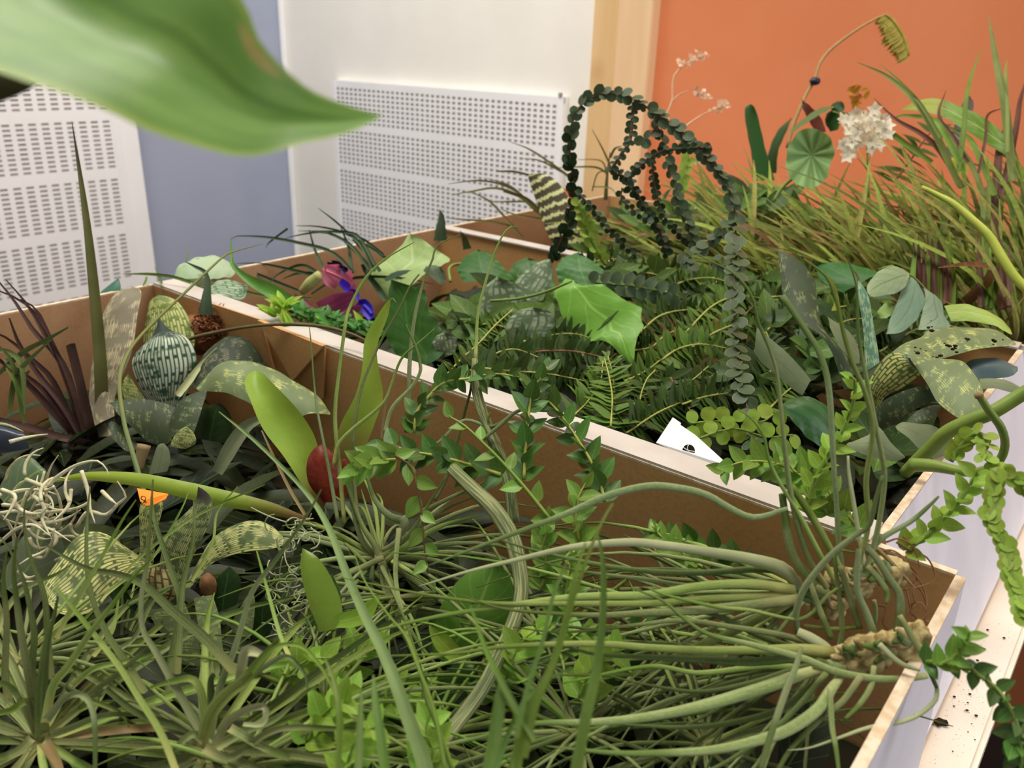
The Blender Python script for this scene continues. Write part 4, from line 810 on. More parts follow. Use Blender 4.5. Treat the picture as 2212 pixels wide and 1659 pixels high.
sprig('leafy_sprig', 'lime green leafy sprig standing upright before the right bromeliad', T(R6, "1060,1300 1130,1130 1200,1000 1270,880 1310,780 1330,650 1300,610", d=(.355, .35, .345)), 34, 24, L_sprigb, group=SG, mode='dec', w=12, stem=M_stemg)
sprig('leafy_sprig', 'small leafy sprig poking left over the white rim beside the white tag', T(R6, "1060,1120 950,1080 850,1060 760,1060 680,1080 620,1130", d=(.37, .375)), 42, 22, L_sprigl, group=SG, mode='dec', w=7)
sprig('leafy_sprig', 'bright sprig tip behind the upright lime sprig', T(R6, "1180,1330 1100,1180 1000,1100 960,1010", d=(.365, .365)), 44, 26, L_sprigl, group=SG, mode='dec')
sprig('leafy_sprig', 'bright green sprig lying across the white outer box end', T(RG, "560,980 680,890 860,740 1000,600 1130,470 1240,300 1330,160 1350,60", d=(.335, .33, .325)), 36, 22, L_sprigb, group=SG, mode='dec', w=12, stem=M_stemg, tipsmall=.8)
sprig('leafy_sprig', 'green sprig with darker leaves at the foot of the lime sprig', T(R6, "1340,1400 1250,1300 1200,1240 1180,1180", d=(.365, .365)), 44, 24, L_sprigl, group=SG, mode='dec')
sprig('leafy_sprig', 'leafy sprig trailing down the table edge at the bottom right', T(RH, "700,600 900,600 1080,620 1230,740 1400,860 1500,1000 1600,1200 1650,1500 1640,1700", d=(.285, .272, .262, .258)), 31, 26, L_sprig, group=SG, mode='dec', w=11, stem=M_stemg, ang=65)
sprig('leafy_sprig', 'serrated green sprig tip over the soil specks on the table', T(RH, "820,640 950,560 1060,470 1110,370 1130,290", d=(.275, .27)), 34, 17, L_sprigl, group=SG, mode='dec', w=9, stem=M_stemg)
sprig('leafy_sprig', 'dark leafy sprig at the very bottom right corner', T(RH, "1560,1050 1620,1250 1560,1450 1640,1660", d=(.265, .26)), 40, 26, L_sprig, group=SG, mode='dec', w=8, stem=M_stemg)
# lime undergrowth at the bottom centre
for i, (s, dd, lb) in enumerate((("100,1250 150,1080 220,960 300,900", .34, 'lime green leafy sprig deep at the bottom left of centre'), ("560,1600 570,1400 580,1250 560,1150", .33, 'lime sprig with pale stem low at the bottom centre'),
        ("1160,1150 1200,1000 1260,900 1330,800", .345, 'lime leafy sprig beneath the streaming air plant leaves'), ("1400,800 1420,650 1440,500 1470,380", .36, 'lime leafy sprig rising left of the brown wall'), ("1750,1080 1800,940 1830,850 1900,780", .35, 'olive leafy sprig under the right air plant leaves'),
        ("1500,320 1480,180 1500,60 1540,-20", .37, 'mid green sprig tucked against the brown wall foot'), ("60,1500 40,1350 120,1250 200,1180", .31, 'pale lime sprig among grass at the bottom left of centre'), ("1330,1100 1380,1000 1450,900 1560,820", .35, 'yellow green sprig deep under the crossing blades'),
        ("330,1500 300,1350 380,1250 420,1150", .32, 'small lime sprig below the broad blue green blade'), ("900,1250 960,1130 1080,1030 1130,950", .35, 'light green sprig beside the ribbed leaf'), ("1650,1250 1700,1120 1640,1000 1700,900", .35, 'green sprig below the right air plant bundle'), ("1280,600 1310,480 1290,350 1330,200", .37, 'dark green sprig behind the crossing blades'))):
    sprig('leafy_sprig', lb, T(R8, s, d=dd), 50 if i in (0, 6, 8) else 40, 24, L_sprigb if i in (0, 6, 8, 1) else (L_sprigl if i % 2 else L_sprig), group='leafy sprigs deep in the near box', mode='dec', w=6)
for s_, dd, lb in (("-100,1500 -40,1380 60,1290 160,1250", .285, 'bright lime leafy tip low at the bottom left of centre'), ("120,1700 160,1560 240,1450 330,1400", .265, 'bright lime leafy tip cut by the bottom edge'), ("620,1700 640,1560 600,1430 640,1320", .275, 'lime leafy tip beside the ribbed leaf foot'), ("-260,1180 -180,1080 -80,1020 40,1010", .32, 'lime leafy tip under the broad slanting blade'), ("1080,1120 1120,1000 1180,900 1260,840", .32, 'yellow green leafy tip between the crossing blades'), ("1500,1240 1560,1100 1660,1000 1760,960", .315, 'green leafy tip under the lower bundle leaves')):
    sprig('leafy_sprig', lb, T(R8, s_, d=dd), 52, 30, L_sprigb, group='leafy sprigs deep in the near box', mode='dec', w=6, stem=M_stemg)
# smooth round leaves under the air plants
for R, a, b, dd, lb, m in ((R8, "640,1000 640,850 700,680 830,520 1000,450", "800,1060 950,960 1080,830 1120,680 1090,520 1000,450", .37, 'large round smooth green leaf beneath the ribbed leaf', '#5d8a35'),
                           (R8, "-100,800 -60,640 20,540 50,520", "60,860 100,780 100,640 50,520", .36, 'dull green oval leaf left of the central air plant', '#4f7a34'),
                           (R8, "650,1260 700,1120 800,1020 900,1060", "760,1300 850,1250 900,1180 900,1060", .36, 'dark round leaf in the shade below the ribbed leaf', '#2c4a22'),
                           (R8, "1240,1350 1400,1280 1550,1290 1640,1330", "1260,1400 1420,1430 1550,1400 1640,1330", .33, 'dark green strap leaf low at the bottom centre', '#3d5a2a'),
                           (R7, "0,560 60,430 170,250 300,190", "120,660 300,560 380,380 300,190", .43, 'grey green broad leaf under the silver moss', '#6b7d5e'), (R4, "-20,1500 80,1330 200,1280 290,1370", "100,1640 260,1560 330,1450 290,1370", .46, 'dull grey leaf below the purple plant', '#5f7355')):
    r_ = thing('oval_leaf', lb, 'leaf', T(R, b.split()[0], d=dd)[0]); sheet('blade', T(R, a, d=dd), T(R, b, d=dd * .985), leafmat('oval_leaf', m, m, rough=.35, trans=.2, var=.15, vein='#7fa052' if m != '#2c4a22' else None), r_, 8, 16, .1)
for s, dd, lb, m in (("0,840 80,800 220,760 330,640", .34, 'lime leaf tip crossing the bottom left of centre', M_lime2), ("880,1060 760,980 660,880 620,820", .345, 'lime pointed leaf edge on below the round leaf', M_lime2), ("0,1330 120,1290 210,1270", .30, 'bright lime leaf piece at the bottom left of centre', M_lime2)):
    r_ = thing('pointed_leaf', lb, 'leaf', T(R8, s.split()[0], d=dd)[0]); blade('blade', T(R8, s, d=dd), [6, 34, 40, 4], m, r_, 12, 4, .15)
# ------------------------------------------------------------------ scaly rope stem at the right, thick vine
L_scale = leafmesh('scale_leaf', .95, fold=.12, curl=.25, shape='round', n=8, m=4); L_scale.materials.append(leafmat('pale_scale_leaf', '#9cb84a', '#8cab40', rough=.4, trans=.25, var=.25))
L_disc = leafmesh('disc_leaf', .9, fold=.06, curl=.15, shape='round', n=8, m=6); L_disc.materials.append(leafmat('dark_disc_leaf', '#2f4429', '#263a22', rough=.35, trans=.1, var=.45, edge='#43573a'))
L_discg = leafmesh('disc_leaf_grey', .9, fold=.06, curl=.15, shape='round', n=8, m=6); L_discg.materials.append(leafmat('grey_disc_leaf', '#4f5f43', '#43543a', rough=.4, trans=.1, var=.3, edge='#687859'))
def rope(name, label, pts, leaf, sp, lm, w=6, stem=None, group=None, spread=38, cat='vine', seed=3, lm2=None, frac=.5, wild=1.0):
    rd = random.Random(seed); root = thing(name, label, cat, pts[0], group); tube('stem', pts, [w, w * .8], stem or M_stemg, root, 30, 6)
    c = spline(pts, 120); L = [0]
    for i in range(1, 120): L.append(L[-1] + (c[i] - c[i - 1]).length)
    s = 0; k = 0
    while s < L[-1]:
        i = min(max(j for j in range(120) if L[j] <= s + 1e-9), 118); p = c[i]; t = (c[i + 1] - c[i]).normalized(); m = depth(p) / FPX
        view = (CAM - p).normalized(); side = t.cross(view).normalized(); nn = side.cross(t).normalized(); sg = 1 if k % 2 else -1
        a = math.radians(spread + rd.uniform(-10, 10))
        inst('leaf', lm2 if lm2 and s / L[-1] > frac else lm, root, p + nn * (w * .3 * m), t * math.cos(a) + side * (sg * math.sin(a)) + nn * rd.uniform(-.05, .25), nn + side * sg * rd.uniform(-.6, 1.3) * wild + Vector((0, 0, rd.uniform(-.3, 1.2) * wild)), leaf * m * rd.uniform(.85, 1.15))
        s += sp * m * rd.uniform(.9, 1.1); k += 1
    return root
rope('scaly_vine', 'pale green scaly rope-like stem hanging at the right edge', T(RG, "1540,60 1560,200 1540,420 1500,560 1530,700 1620,850 1700,1020 1720,1180 1780,1350 1830,1500 1850,1600 1890,1750", d=(.30, .295, .285, .275)), 33, 10, L_scale, 18, spread=20, wild=.25, seed=5)
rope('scaly_vine', 'short scaly branch at the right frame edge', T(RG, "1620,100 1700,140 1780,180 1880,240 1960,320", d=(.30, .297)), 34, 11, L_scale, 16, spread=20, wild=.25, seed=6)
rope('scaly_vine', 'ruffled dark green stem curling above the scaly rope', T(RC, "1590,1560 1680,1420 1780,1330 1860,1340 1900,1420 1870,1500 1960,1600 2050,1650", d=(.35, .34, .33)), 30, 10, L_scale, 12, spread=40, seed=7)
tv = thing('thick_vine', 'thick smooth green stem running out at the right edge', 'vine', T(RC, "1250,1600", d=.42)[0])
tube('stem', T(RC, "1200,1660 1300,1560 1430,1440 1550,1320 1750,1220 1950,1140 2212,980 2400,880", d=(.43, .41, .39, .38)), [26, 30, 32, 32, 31, 30, 30], M_stemg, tv, 24, 10)
tube('tail', T(RC, "1250,1590 1450,1600 1700,1650 1850,1640 1990,1570 2050,1430 2020,1280 1920,1140 1830,1000", d=(.40, .375, .36, .355)), [30, 28, 22, 19, 18, 18, 18, 17, 15], M_stemg, tv, 30, 10)
lump('cut_end', T(RC, "1828,1000", d=.354)[0], .0018, M_tan, tv, (1, 1, 1), .1)
ys = thing('yellow_stem', 'bare yellow green stem slanting before the grass at the right', 'stem', T(RB, "2100,1000", d=.55)[0])
tube('stem', T(RB, "1150,95 1300,170 1410,230 1560,360 1720,510 1830,690 1950,870 2100,1010", d=(.60, .58, .56)), [9, 13, 17, 19, 20, 20, 20], plain('yellow_stem', '#bcc55c', '#a9b84c', .4, 40, .05), ys, 24, 8)
# ------------------------------------------------------------------ grey bromeliad at the right
b3 = thing('bromeliad', 'grey green bromeliad with soil specks on its leaves in the middle box', 'plant', T(RC, "950,1200", d=.50)[0], 'patterned bromeliads')
sheet('leaf', T(RC, "900,1080 890,900 960,760 1040,660 1120,630 1220,650", d=(.49, .48, .47)), T(RC, "960,1120 1040,1010 1160,950 1280,870 1340,820 1330,800", d=(.49, .47, .46)), M_b3y, b3, 10, 18, .12)
sheet('leaf', T(RC, "1220,648 1350,680 1520,690 1680,705 1760,780 1830,880 1870,990 1890,1110 1890,1200", d=(.465, .455, .44, .43)), T(RC, "1290,760 1340,830 1400,920 1470,1050 1560,1130 1650,1190 1740,1215 1830,1210 1890,1202", d=(.46, .445, .43, .428)), M_b3, b3, 12, 24, .1)
sheet('leaf', T(RC, "1080,640 1190,560 1350,500 1370,460 1540,425 1800,425 1960,440 2060,500 2140,570", d=(.52, .53, .53, .52)), T(RC, "1230,680 1320,690 1400,685 1500,690 1650,650 1800,610 1950,590 2060,580 2140,575", d=(.50, .50, .50, .51)), M_b3, b3, 12, 26, .08)
sheet('leaf', T(RC, "680,950 580,640 470,480 380,420 250,330 180,220 150,60 130,-120 120,-230", d=(.50, .51, .53, .55)), T(RC, "760,950 720,700 620,560 520,450 470,330 460,200 420,0 300,-150 125,-235", d=(.50, .51, .53, .55)), M_b3d, b3, 10, 28, .15)
sheet('leaf', T(RC, "860,800 850,500 830,330 800,180 795,100 805,20", d=(.49, .50)), T(RC, "985,720 960,550 935,400 900,200 870,110 805,20", d=(.49, .50)), bandmat('teal_pane_leaf', '#55806a', '#bcd39c', '#668e74', 9, 14, .6, .95), b3, 8, 22, .15)
blade('dry_tip', T(RC, "805,30 790,-20 760,-60 740,-110", d=.50), [6, 4, 1], M_tan, b3, 8, 2)
sheet('leaf', T(RC, "930,1150 1000,1060 1100,1000 1250,940 1400,910 1480,890", d=(.48, .47, .46)), T(RC, "980,1320 1080,1260 1180,1230 1290,1120 1420,1060 1480,1010", d=(.48, .47, .46)), M_b3d, b3, 10, 18, .12)
sheet('leaf', T(RC, "500,280 540,330 680,420 760,500 800,590", d=.54), T(RC, "560,420 620,540 690,640 760,720 810,730", d=.53), M_silver, b3, 8, 14, .08)
sheet('leaf', T(RC, "-60,420 60,520 200,640 330,780 400,870", d=(.52, .51)), T(RC, "-80,640 0,740 150,860 260,960 330,1000", d=(.52, .51)), M_silver, b3, 8, 14, .06)
sheet('leaf', T(RC, "1680,760 1760,700 1900,680 2020,690 2150,770", d=.51), T(RC, "1820,870 1920,860 2040,850 2120,830 2160,790", d=.50), leafmat('blue_grey_leaf', '#4a5f66', '#5b6f6a', rough=.35), b3, 8, 14, .15)
sheet('leaf', T(RC, "1830,860 1920,855 2060,870 2200,940", d=.49), T(RC, "1840,950 1960,940 2080,970 2200,990", d=.485), M_silver, b3, 6, 14, .08)
sheet('leaf', T(RC, "740,1400 900,1330 980,1270 1080,1400 1200,1520", d=(.42, .41)), T(RC, "700,1420 840,1500 980,1540 1120,1560 1200,1530", d=(.415, .41)), M_silver, b3, 8, 16, .08)
sheet('leaf', T(RC, "1110,1270 1180,1225 1300,1240 1420,1250 1500,1290 1660,1410", d=(.46, .45)), T(RC, "1130,1290 1240,1370 1330,1470 1430,1540 1560,1500 1660,1415", d=(.45, .445)), M_silver, b3, 8, 16, .08)
sheet('leaf', T(RC, "1200,1240 1280,1150 1400,1090 1500,1080", d=.465), T(RC, "1250,1280 1340,1240 1450,1180 1510,1100", d=.46), M_b3d, b3, 8, 12, .1)
for i in range(40):
    x, y = random.choice([(1540, 580), (1730, 530), (1460, 660), (1960, 545), (1320, 640), (1390, 420), (1600, 600), (1730, 1080)]); x += random.gauss(0, 30); y += random.gauss(0, 18)
    lump('soil_crumb', T(RC, "%f,%f" % (x, y), d=.497)[0], random.uniform(.0003, .001), M_soil, b3, (1.3, 1, .8), .3, i)
# deep green wavy leaves at the foot of the bromeliad
wl = thing('wavy_leaf', 'dark green wavy ribbed leaf left of the lime sprig', 'leaf', T(RC, "620,1400", d=.45)[0])
sheet('blade', T(RC, "640,1350 600,1200 500,1060 350,1010 220,1030 150,1090", d=.45), T(RC, "560,1460 450,1420 340,1330 250,1220 180,1150 150,1095", d=.44), leafmat('ribbed_dark_leaf', '#3f6238', '#4c7044', rough=.3, lines=3, vein='#2a4a28', linestr=.5), wl, 10, 18, .1, ruf=.03)
tube('midrib', T(RC, "600,1400 520,1250 400,1130 280,1080 160,1092", d=(.446, .446)), [6, 5, 3], M_stemg, wl, 12, 5)
# ------------------------------------------------------------------ button-leaved vines looping above the middle box
VG = 'dark button-leaved vines'
rope('button_vine', 'dark button-leaved vine forming the tall round loop', T(RA, "170,1680 240,1500 300,1390 340,1200 370,1060 350,920 330,780 320,640 330,540 350,440 400,330 490,250 600,210 720,205 850,240 980,320 1120,410 1250,510 1380,640 1500,750 1600,860 1680,980 1730,1100 1760,1220 1770,1310 1680,1370 1560,1480 1450,1580", d=(.78, .72, .70, .68, .68)), 24, 10, L_disc, 5, M_stemb, VG, 30, seed=11, lm2=L_discg, frac=.32)
rope('button_vine', 'short dense button vine dangling inside the top of the loop', T(RA, "880,290 870,400 860,520 840,640 770,740 700,850 680,900 760,920 840,960 880,1040", d=(.70, .71)), 15, 8, L_disc, 8, M_stemb, VG, 60, seed=12)
rope('button_vine', 'button vine crossing the loop and falling through its middle', T(RA, "1560,680 1400,680 1280,690 1150,700 1040,750 950,830 870,890 830,960 850,1030 910,1080 960,1180 1020,1280 1100,1400 1170,1600", d=(.68, .70, .72)), 16, 7, L_disc, 8, M_stemb, VG, 45, seed=13)
rope('button_vine', 'thin button vine hanging straight inside the loop', T(RA, "1040,780 1050,900 1060,1000 1090,1130 1130,1250 1200,1350 1330,1480 1420,1560", d=(.70, .71)), 14, 7, L_disc, 6, M_stemb, VG, 38, seed=14)
rope('button_vine', 'blue grey button vine on the right inside the loop', T(RA, "1160,760 1190,860 1240,960 1260,1080 1290,1200 1340,1300 1390,1420 1430,1560", d=(.69, .70)), 21, 10, L_discg, 4, M_stemb, VG, 30, seed=15)
rope('button_vine', 'dark button vine slanting down from the left side of the loop', T(RA, "370,1060 450,1130 550,1250 650,1380 760,1490 900,1620", d=(.72, .73)), 15, 8, L_disc, 4, M_stemb, VG, 30, seed=16)
rope('button_vine', 'small curled button vine low inside the loop', T(RA, "780,1030 770,1100 790,1150 900,1240 1000,1320", d=(.71, .71)), 14, 8, L_disc, 4, M_stemb, VG, 40, seed=17)
rope('button_vine', 'pale arched bit of button vine near the loop centre', T(RA, "880,640 950,630 1030,560 1080,500 1120,570 1140,640", d=(.70, .70)), 24, 14, L_discg, 4, M_stemb, VG, 25, seed=18)
rope('button_vine', 'chain of large round grey leaves hanging right of the ferns', T(R6, "700,-170 705,-50 700,60 690,200 700,320 700,430 712,520 718,620 735,700 770,800 785,900 795,960", d=(.63, .56, .50, .47)), 38, 21, L_discg, 5, M_stemb, VG, 28, seed=19)
rope('scaly_vine', 'light green flat stem rising inside the left of the loop', T(RA, "640,1700 560,1560 500,1440 440,1280 400,1150", d=(.74, .73)), 22, 9, L_scale, 10, seed=20)
rope('scaly_vine', 'light green flat stem behind the loop centre', T(RA, "1300,1080 1310,960 1330,860 1350,760", d=(.78, .78)), 20, 9, L_scale, 10, seed=21)
rope('creeping_vine', 'olive creeping stem with round leaves beside the white tag', T(R6, "470,860 560,850 640,850 740,850 840,850 900,810", d=(.475, .48)), 32, 17, L_scale, 5, group=None, spread=70, seed=22)
rope('creeping_vine', 'second olive creeping stem with round leaves below the first', T(R6, "480,950 560,920 620,900 720,890 860,930 1000,920", d=(.47, .475)), 32, 20, L_scale, 5, spread=70, seed=23)
rope('creeping_vine', 'grey green creeping vine lying behind the bright lobed leaf', T(R6, "-60,120 60,130 160,140 260,160 400,190", d=(.66, .65)), 30, 12, L_discg, 5, spread=60, seed=24)
# ------------------------------------------------------------------ ferns
L_pin = leafmesh('pinna', .36, fold=.1, curl=.12, shape='linear', n=6, m=2); L_pin.materials.append(leafmat('fern_pinna', '#465f2a', '#3a5122', rough=.4, trans=.18, var=.45))
L_pinl = leafmesh('pinna_light', .36, fold=.1, curl=.12, shape='linear', n=6, m=2); L_pinl.materials.append(leafmat('fresh_pinna', '#67863a', '#5a7a32', rough=.4, trans=.22, var=.35))
FG = 'fern fronds in the middle box'
def frond(label, pts, leaf, sp, lm, w=5, stem=None, seed=1, **k): return sprig('fern_frond', label, pts, leaf, sp, lm, 'fern', 72, w, stem or M_stemy, 'opp', seed, FG, .1, 20, .35, True)
for i, (R, s, d, lf, lm, lb) in enumerate((
    (R6, "60,900 70,760 55,600 30,500", (.52, .55), 40, L_pinl, 'fresh green fern frond standing behind the white rim at the centre'),
    (R6, "130,910 300,800 450,740 620,700", (.49, .53), 46, L_pin, 'fern frond slanting up from the white tag'),
    (R6, "310,530 400,470 520,445 670,470", (.57, .58), 36, L_pinl, 'fern frond with bright yellow midrib left of the round-leaf chain'),
    (R6, "120,640 240,580 350,490 420,420", (.57, .60), 34, L_pinl, 'small fern frond right of the lobed leaf tip'),
    (R6, "360,620 410,720 470,800", (.53, .51), 34, L_pin, 'dark fern frond hanging before the black gap'),
    (R6, "200,720 330,680 460,640 560,560", (.54, .56), 40, L_pin, 'dark fern frond low between centre and chain'),
    (R6, "420,760 540,720 660,700", (.51, .53), 44, L_pin, 'fern frond pointing right at the round-leaf chain'),
    (R6, "150,480 260,460 330,400 420,360", (.61, .64), 32, L_pin, 'shaded fern frond above the yellow midrib frond'),
    (R5, "1080,760 1180,650 1300,540 1400,430 1515,325", (.55, .60), 22, L_pinl, 'fern frond with golden stem rising at the centre'),
    (R5, "1480,650 1650,600 1850,590 2000,610 2212,660", (.56, .57), 34, L_pin, 'fern frond with red brown midrib below the lobed leaf'),
    (R5, "1300,700 1500,720 1750,740 2000,790", (.52, .53), 36, L_pin, 'dark fern frond just behind the white rim'),
    (R5, "1500,560 1700,500 1900,480 2050,520", (.60, .62), 32, L_pin, 'dark fern frond under the lobed leaf'),
    (R5, "1900,1020 2000,920 2080,800 2100,660", (.50, .54), 40, L_pinl, 'fern frond upright right of the glossy sprigs'),
    (R5, "2150,1080 2160,900 2140,760 2110,640", (.49, .53), 42, L_pinl, 'light fern frond beside the upright fern'),
    (R5, "1150,800 1350,640 1520,580 1700,640", (.53, .55), 34, L_pin, 'arching dark fern frond behind the sprig'),
    (R6, "540,640 640,560 700,480", (.56, .58), 34, L_pin, 'small dark fern frond behind the round-leaf chain'),
    (R6, "800,700 880,600 900,480 860,380", (.55, .57), 34, L_pin, 'shaded fern frond right of the round-leaf chain'),
    (R6, "860,800 960,700 1040,640", (.52, .54), 30, L_pinl, 'short fern frond left of the wavy leaf'),
    (R6, "250,880 200,760 230,640 280,580", (.51, .54), 36, L_pin, 'steep dark fern frond above the white tag'),
    (R0, "1290,640 1330,600 1400,590 1460,610", (.74, .72), 24, L_pinl, 'pale fern frond above the bright lobed leaf'),
    (R0, "1400,680 1450,620 1520,600 1580,610", (.68, .70), 24, L_pinl, 'light fern frond between the loop and the white rim piece'),
    (R0, "1480,720 1540,660 1600,640 1680,650", (.64, .67), 26, L_pinl, 'light fern frond behind the round-leaf chain'),
    (R0, "1180,760 1120,720 1060,700 1000,710", (.62, .66), 30, L_pinl, 'light fern frond left of the golden stem'))):
    frond(lb, T(R, s, d=d), lf, 11, lm, seed=60 + i, stem=M_root if i in (4, 9) else None)
# ------------------------------------------------------------------ broad leaves of the middle box
def bleaf(label, R, a, b, d, col, vein=None, name='broad_leaf', bulge=.1, crease=.06, mat=None, stem=None, ruf=.02, sharp=False, **kw):
    A = T(R, a, d=d); B = T(R, b, d=tuple(x * .985 for x in d) if isinstance(d, tuple) else d * .985); r = thing(name, label, 'leaf', B[0])
    sheet('blade', A, B, mat or leafmat(name, col, col, rough=.4, trans=.2, var=.1, vein=vein, **kw), r, 10, 34 if sharp else 22, bulge, crease, ruf, sharp)
    if stem: tube('stalk', T(R, stem, d=d), [7, 6], M_stemg, r, 14, 6)
    return r
bleaf('pale green veined leaf behind the purple flower', RD, "1550,900 1400,790 1345,655 1500,520 1640,390 1720,272", "1700,780 1850,660 2000,580 2100,515 1960,420 1830,320 1720,272", (.80, .82), '#a9c37c', '#c3d79a')
bleaf('dark green pointed leaf lying on the white rim', R5, "900,700 760,610 690,480 690,330 733,132", "1010,660 1100,580 1060,460 970,330 955,200 733,132", (.60, .63), '#2f5a20', '#3f6c2c', bulge=.05, sharp=True)
bleaf('dark green angular leaf above centre', R2, "990,1510 940,1420 1000,1330 1080,1288", "1250,1512 1325,1480 1230,1380 1160,1310 1080,1288", (.74, .78), '#356320', '#477630', sharp=True, stem="900,1500 890,1420 920,1390 980,1380")
bleaf('bright green lobed leaf at the centre', R0, "1238,606 1222,601 1196,632 1206,655 1214,684 1240,708 1250,730 1257,746 1272,738 1292,733 1308,738 1322,745 1340,768 1366,796", "1242,606 1262,622 1300,612 1330,634 1352,650 1388,664 1384,690 1392,706 1376,728 1372,752 1370,775 1366,796", (.64, .60), '#7aa83f', '#9cc560', bulge=.08, sharp=True, stem="1060,650 1120,645 1180,630 1235,607")
bleaf('blue green lobed leaf above the bright one', R0, "1210,620 1200,580 1215,556 1250,545", "1330,625 1310,590 1290,570 1250,545", (.70, .72), '#47763a', '#5b8a4a', sharp=True)
bleaf('dark green leaf behind the lobed leaves', R0, "1130,640 1100,600 1110,570 1140,556", "1190,640 1200,610 1180,575 1140,556", (.74, .76), '#3c6a2a', '#4f7d38')
for i, (a, b, d, lb) in enumerate((("1330,470 1290,330 1330,190 1420,110", "1560,420 1620,320 1560,180 1420,110", .66, 'silver mottled leaf left of the lobed leaf'), ("1490,540 1470,430 1540,340 1650,310", "1720,500 1790,420 1760,340 1650,310", .61, 'silver mottled leaf low under the lobed leaf'), ("1480,240 1560,110 1680,20 1760,0", "1660,280 1740,200 1780,90 1760,0", .69, 'silver mottled leaf pointing up beside the lobed leaf'),
        ("1060,640 1000,560 1020,500 1080,470", "1140,610 1160,540 1140,490 1080,470", .60, 'small grey mottled leaf by the dark pointed leaf'))):
    bleaf(lb, R5, a, b, d, '#7f8f70', mat=bandmat('silver_mottle', '#5c7050', '#a9b49a', '#6a7d5e', 5, 6, .55, .99), ruf=.03)
bleaf('grey green leaf in front of the dark angular leaf', R2, "720,1430 740,1400 790,1390 830,1400", "830,1520 870,1500 860,1440 830,1400", .75, '#5a6b52')
bleaf('dark narrow leaf left of the dark angular leaf', R2, "460,1480 520,1440 580,1425 640,1425", "470,1500 540,1475 600,1450 640,1425", .76, '#2a4420')
bleaf('dark leaf rising against the box corner', R2, "790,1230 800,1150 820,1080 830,1020", "880,1230 870,1150 860,1070 830,1020", .92, '#33492b', name='dark_leaf')
bleaf('thin dark leaf tip over the far white rim', R2, "985,1290 975,1220 965,1160", "1040,1280 1010,1210 965,1160", .92, '#3a5530', name='dark_leaf')
bleaf('grey green caladium leaf at the far left box corner', RF, "500,290 530,160 640,90 780,52 900,60 1000,120", "640,330 740,300 860,250 960,240 1010,230 1040,200", (.74, .77), '#9db592', mat=bandmat('pale_caladium', '#93ad88', '#6d8a66', '#a5bb99', 6, 5, .3, .99), ruf=.03)
bleaf('mottled caladium leaf lying on the corner of the rim', RF, "800,340 880,270 1000,260 1150,310", "840,380 950,400 1050,430 1120,420 1150,310", (.70, .70), '#93ad88', mat=bandmat('mottled_caladium', '#5c7d58', '#b3c7a8', '#6c8d66', 6, 8, .8, .99), ruf=.02)
bleaf('pale underside of a caladium leaf at the left corner', RF, "520,300 640,350 760,350 850,330", "540,250 660,250 780,240 860,280", (.75, .73), '#a9bf9c')
# compound serrated leaf at the right
cl = thing('compound_leaf', 'drooping compound leaf with three serrated grey leaflets at the right', 'leaf', T(RB, "1050,850", d=.60)[0])
for a, b, m in (("1040,830 930,770 800,800 720,880 678,955 690,1002", "1045,850 1020,930 930,1000 800,1022 730,1032 690,1002", '#93a47c'), ("1060,860 980,960 940,1080 880,1220 850,1347", "1110,900 1175,1040 1130,1190 1050,1280 960,1340 850,1347", '#7b967c'), ("1130,920 1180,1000 1150,1180 1120,1312", "1200,990 1310,1060 1340,1180 1390,1290 1250,1310 1120,1312", '#8ba184')):
    sheet('leaflet', T(RB, a, d=(.60, .58)), T(RB, b, d=(.595, .575)), leafmat('serrated_leaflet', m, m, rough=.45, trans=.15, vein='#6b8262', var=.1), cl, 10, 18, .08, .03, .03)
tube('stalk', T(RB, "780,800 900,770 1060,850 1150,930 1250,1050", d=(.605, .595)), [4, 5, 4], M_stemg, cl, 12, 5)
bleaf('yellow green leaf at the right behind the soil-specked leaf', RB, "1340,1110 1500,1090 1650,1130 1800,1200 1900,1300 1915,1352", "1400,1240 1550,1240 1700,1260 1800,1290 1880,1340 1915,1352", (.60, .58), '#a3ba5c', '#b9cc7c')
bleaf('dark green leaf spread below the grass at the right', RB, "480,1000 300,900 250,800 200,740", "800,830 650,780 450,740 200,740", (.66, .70), '#3a6a2c', '#4c7d3a')
bleaf('small pale leaf with folded ribs beside the compound leaf', RB, "780,1200 770,1160 820,1100 860,1070", "830,1230 890,1180 900,1110 860,1070", .62, '#93b062')
bleaf('thin yellow leaf arching before the far grass', RB, "380,1150 420,1000 360,900 330,840", "450,1150 430,980 380,880 330,840", .6, '#b5bf55')
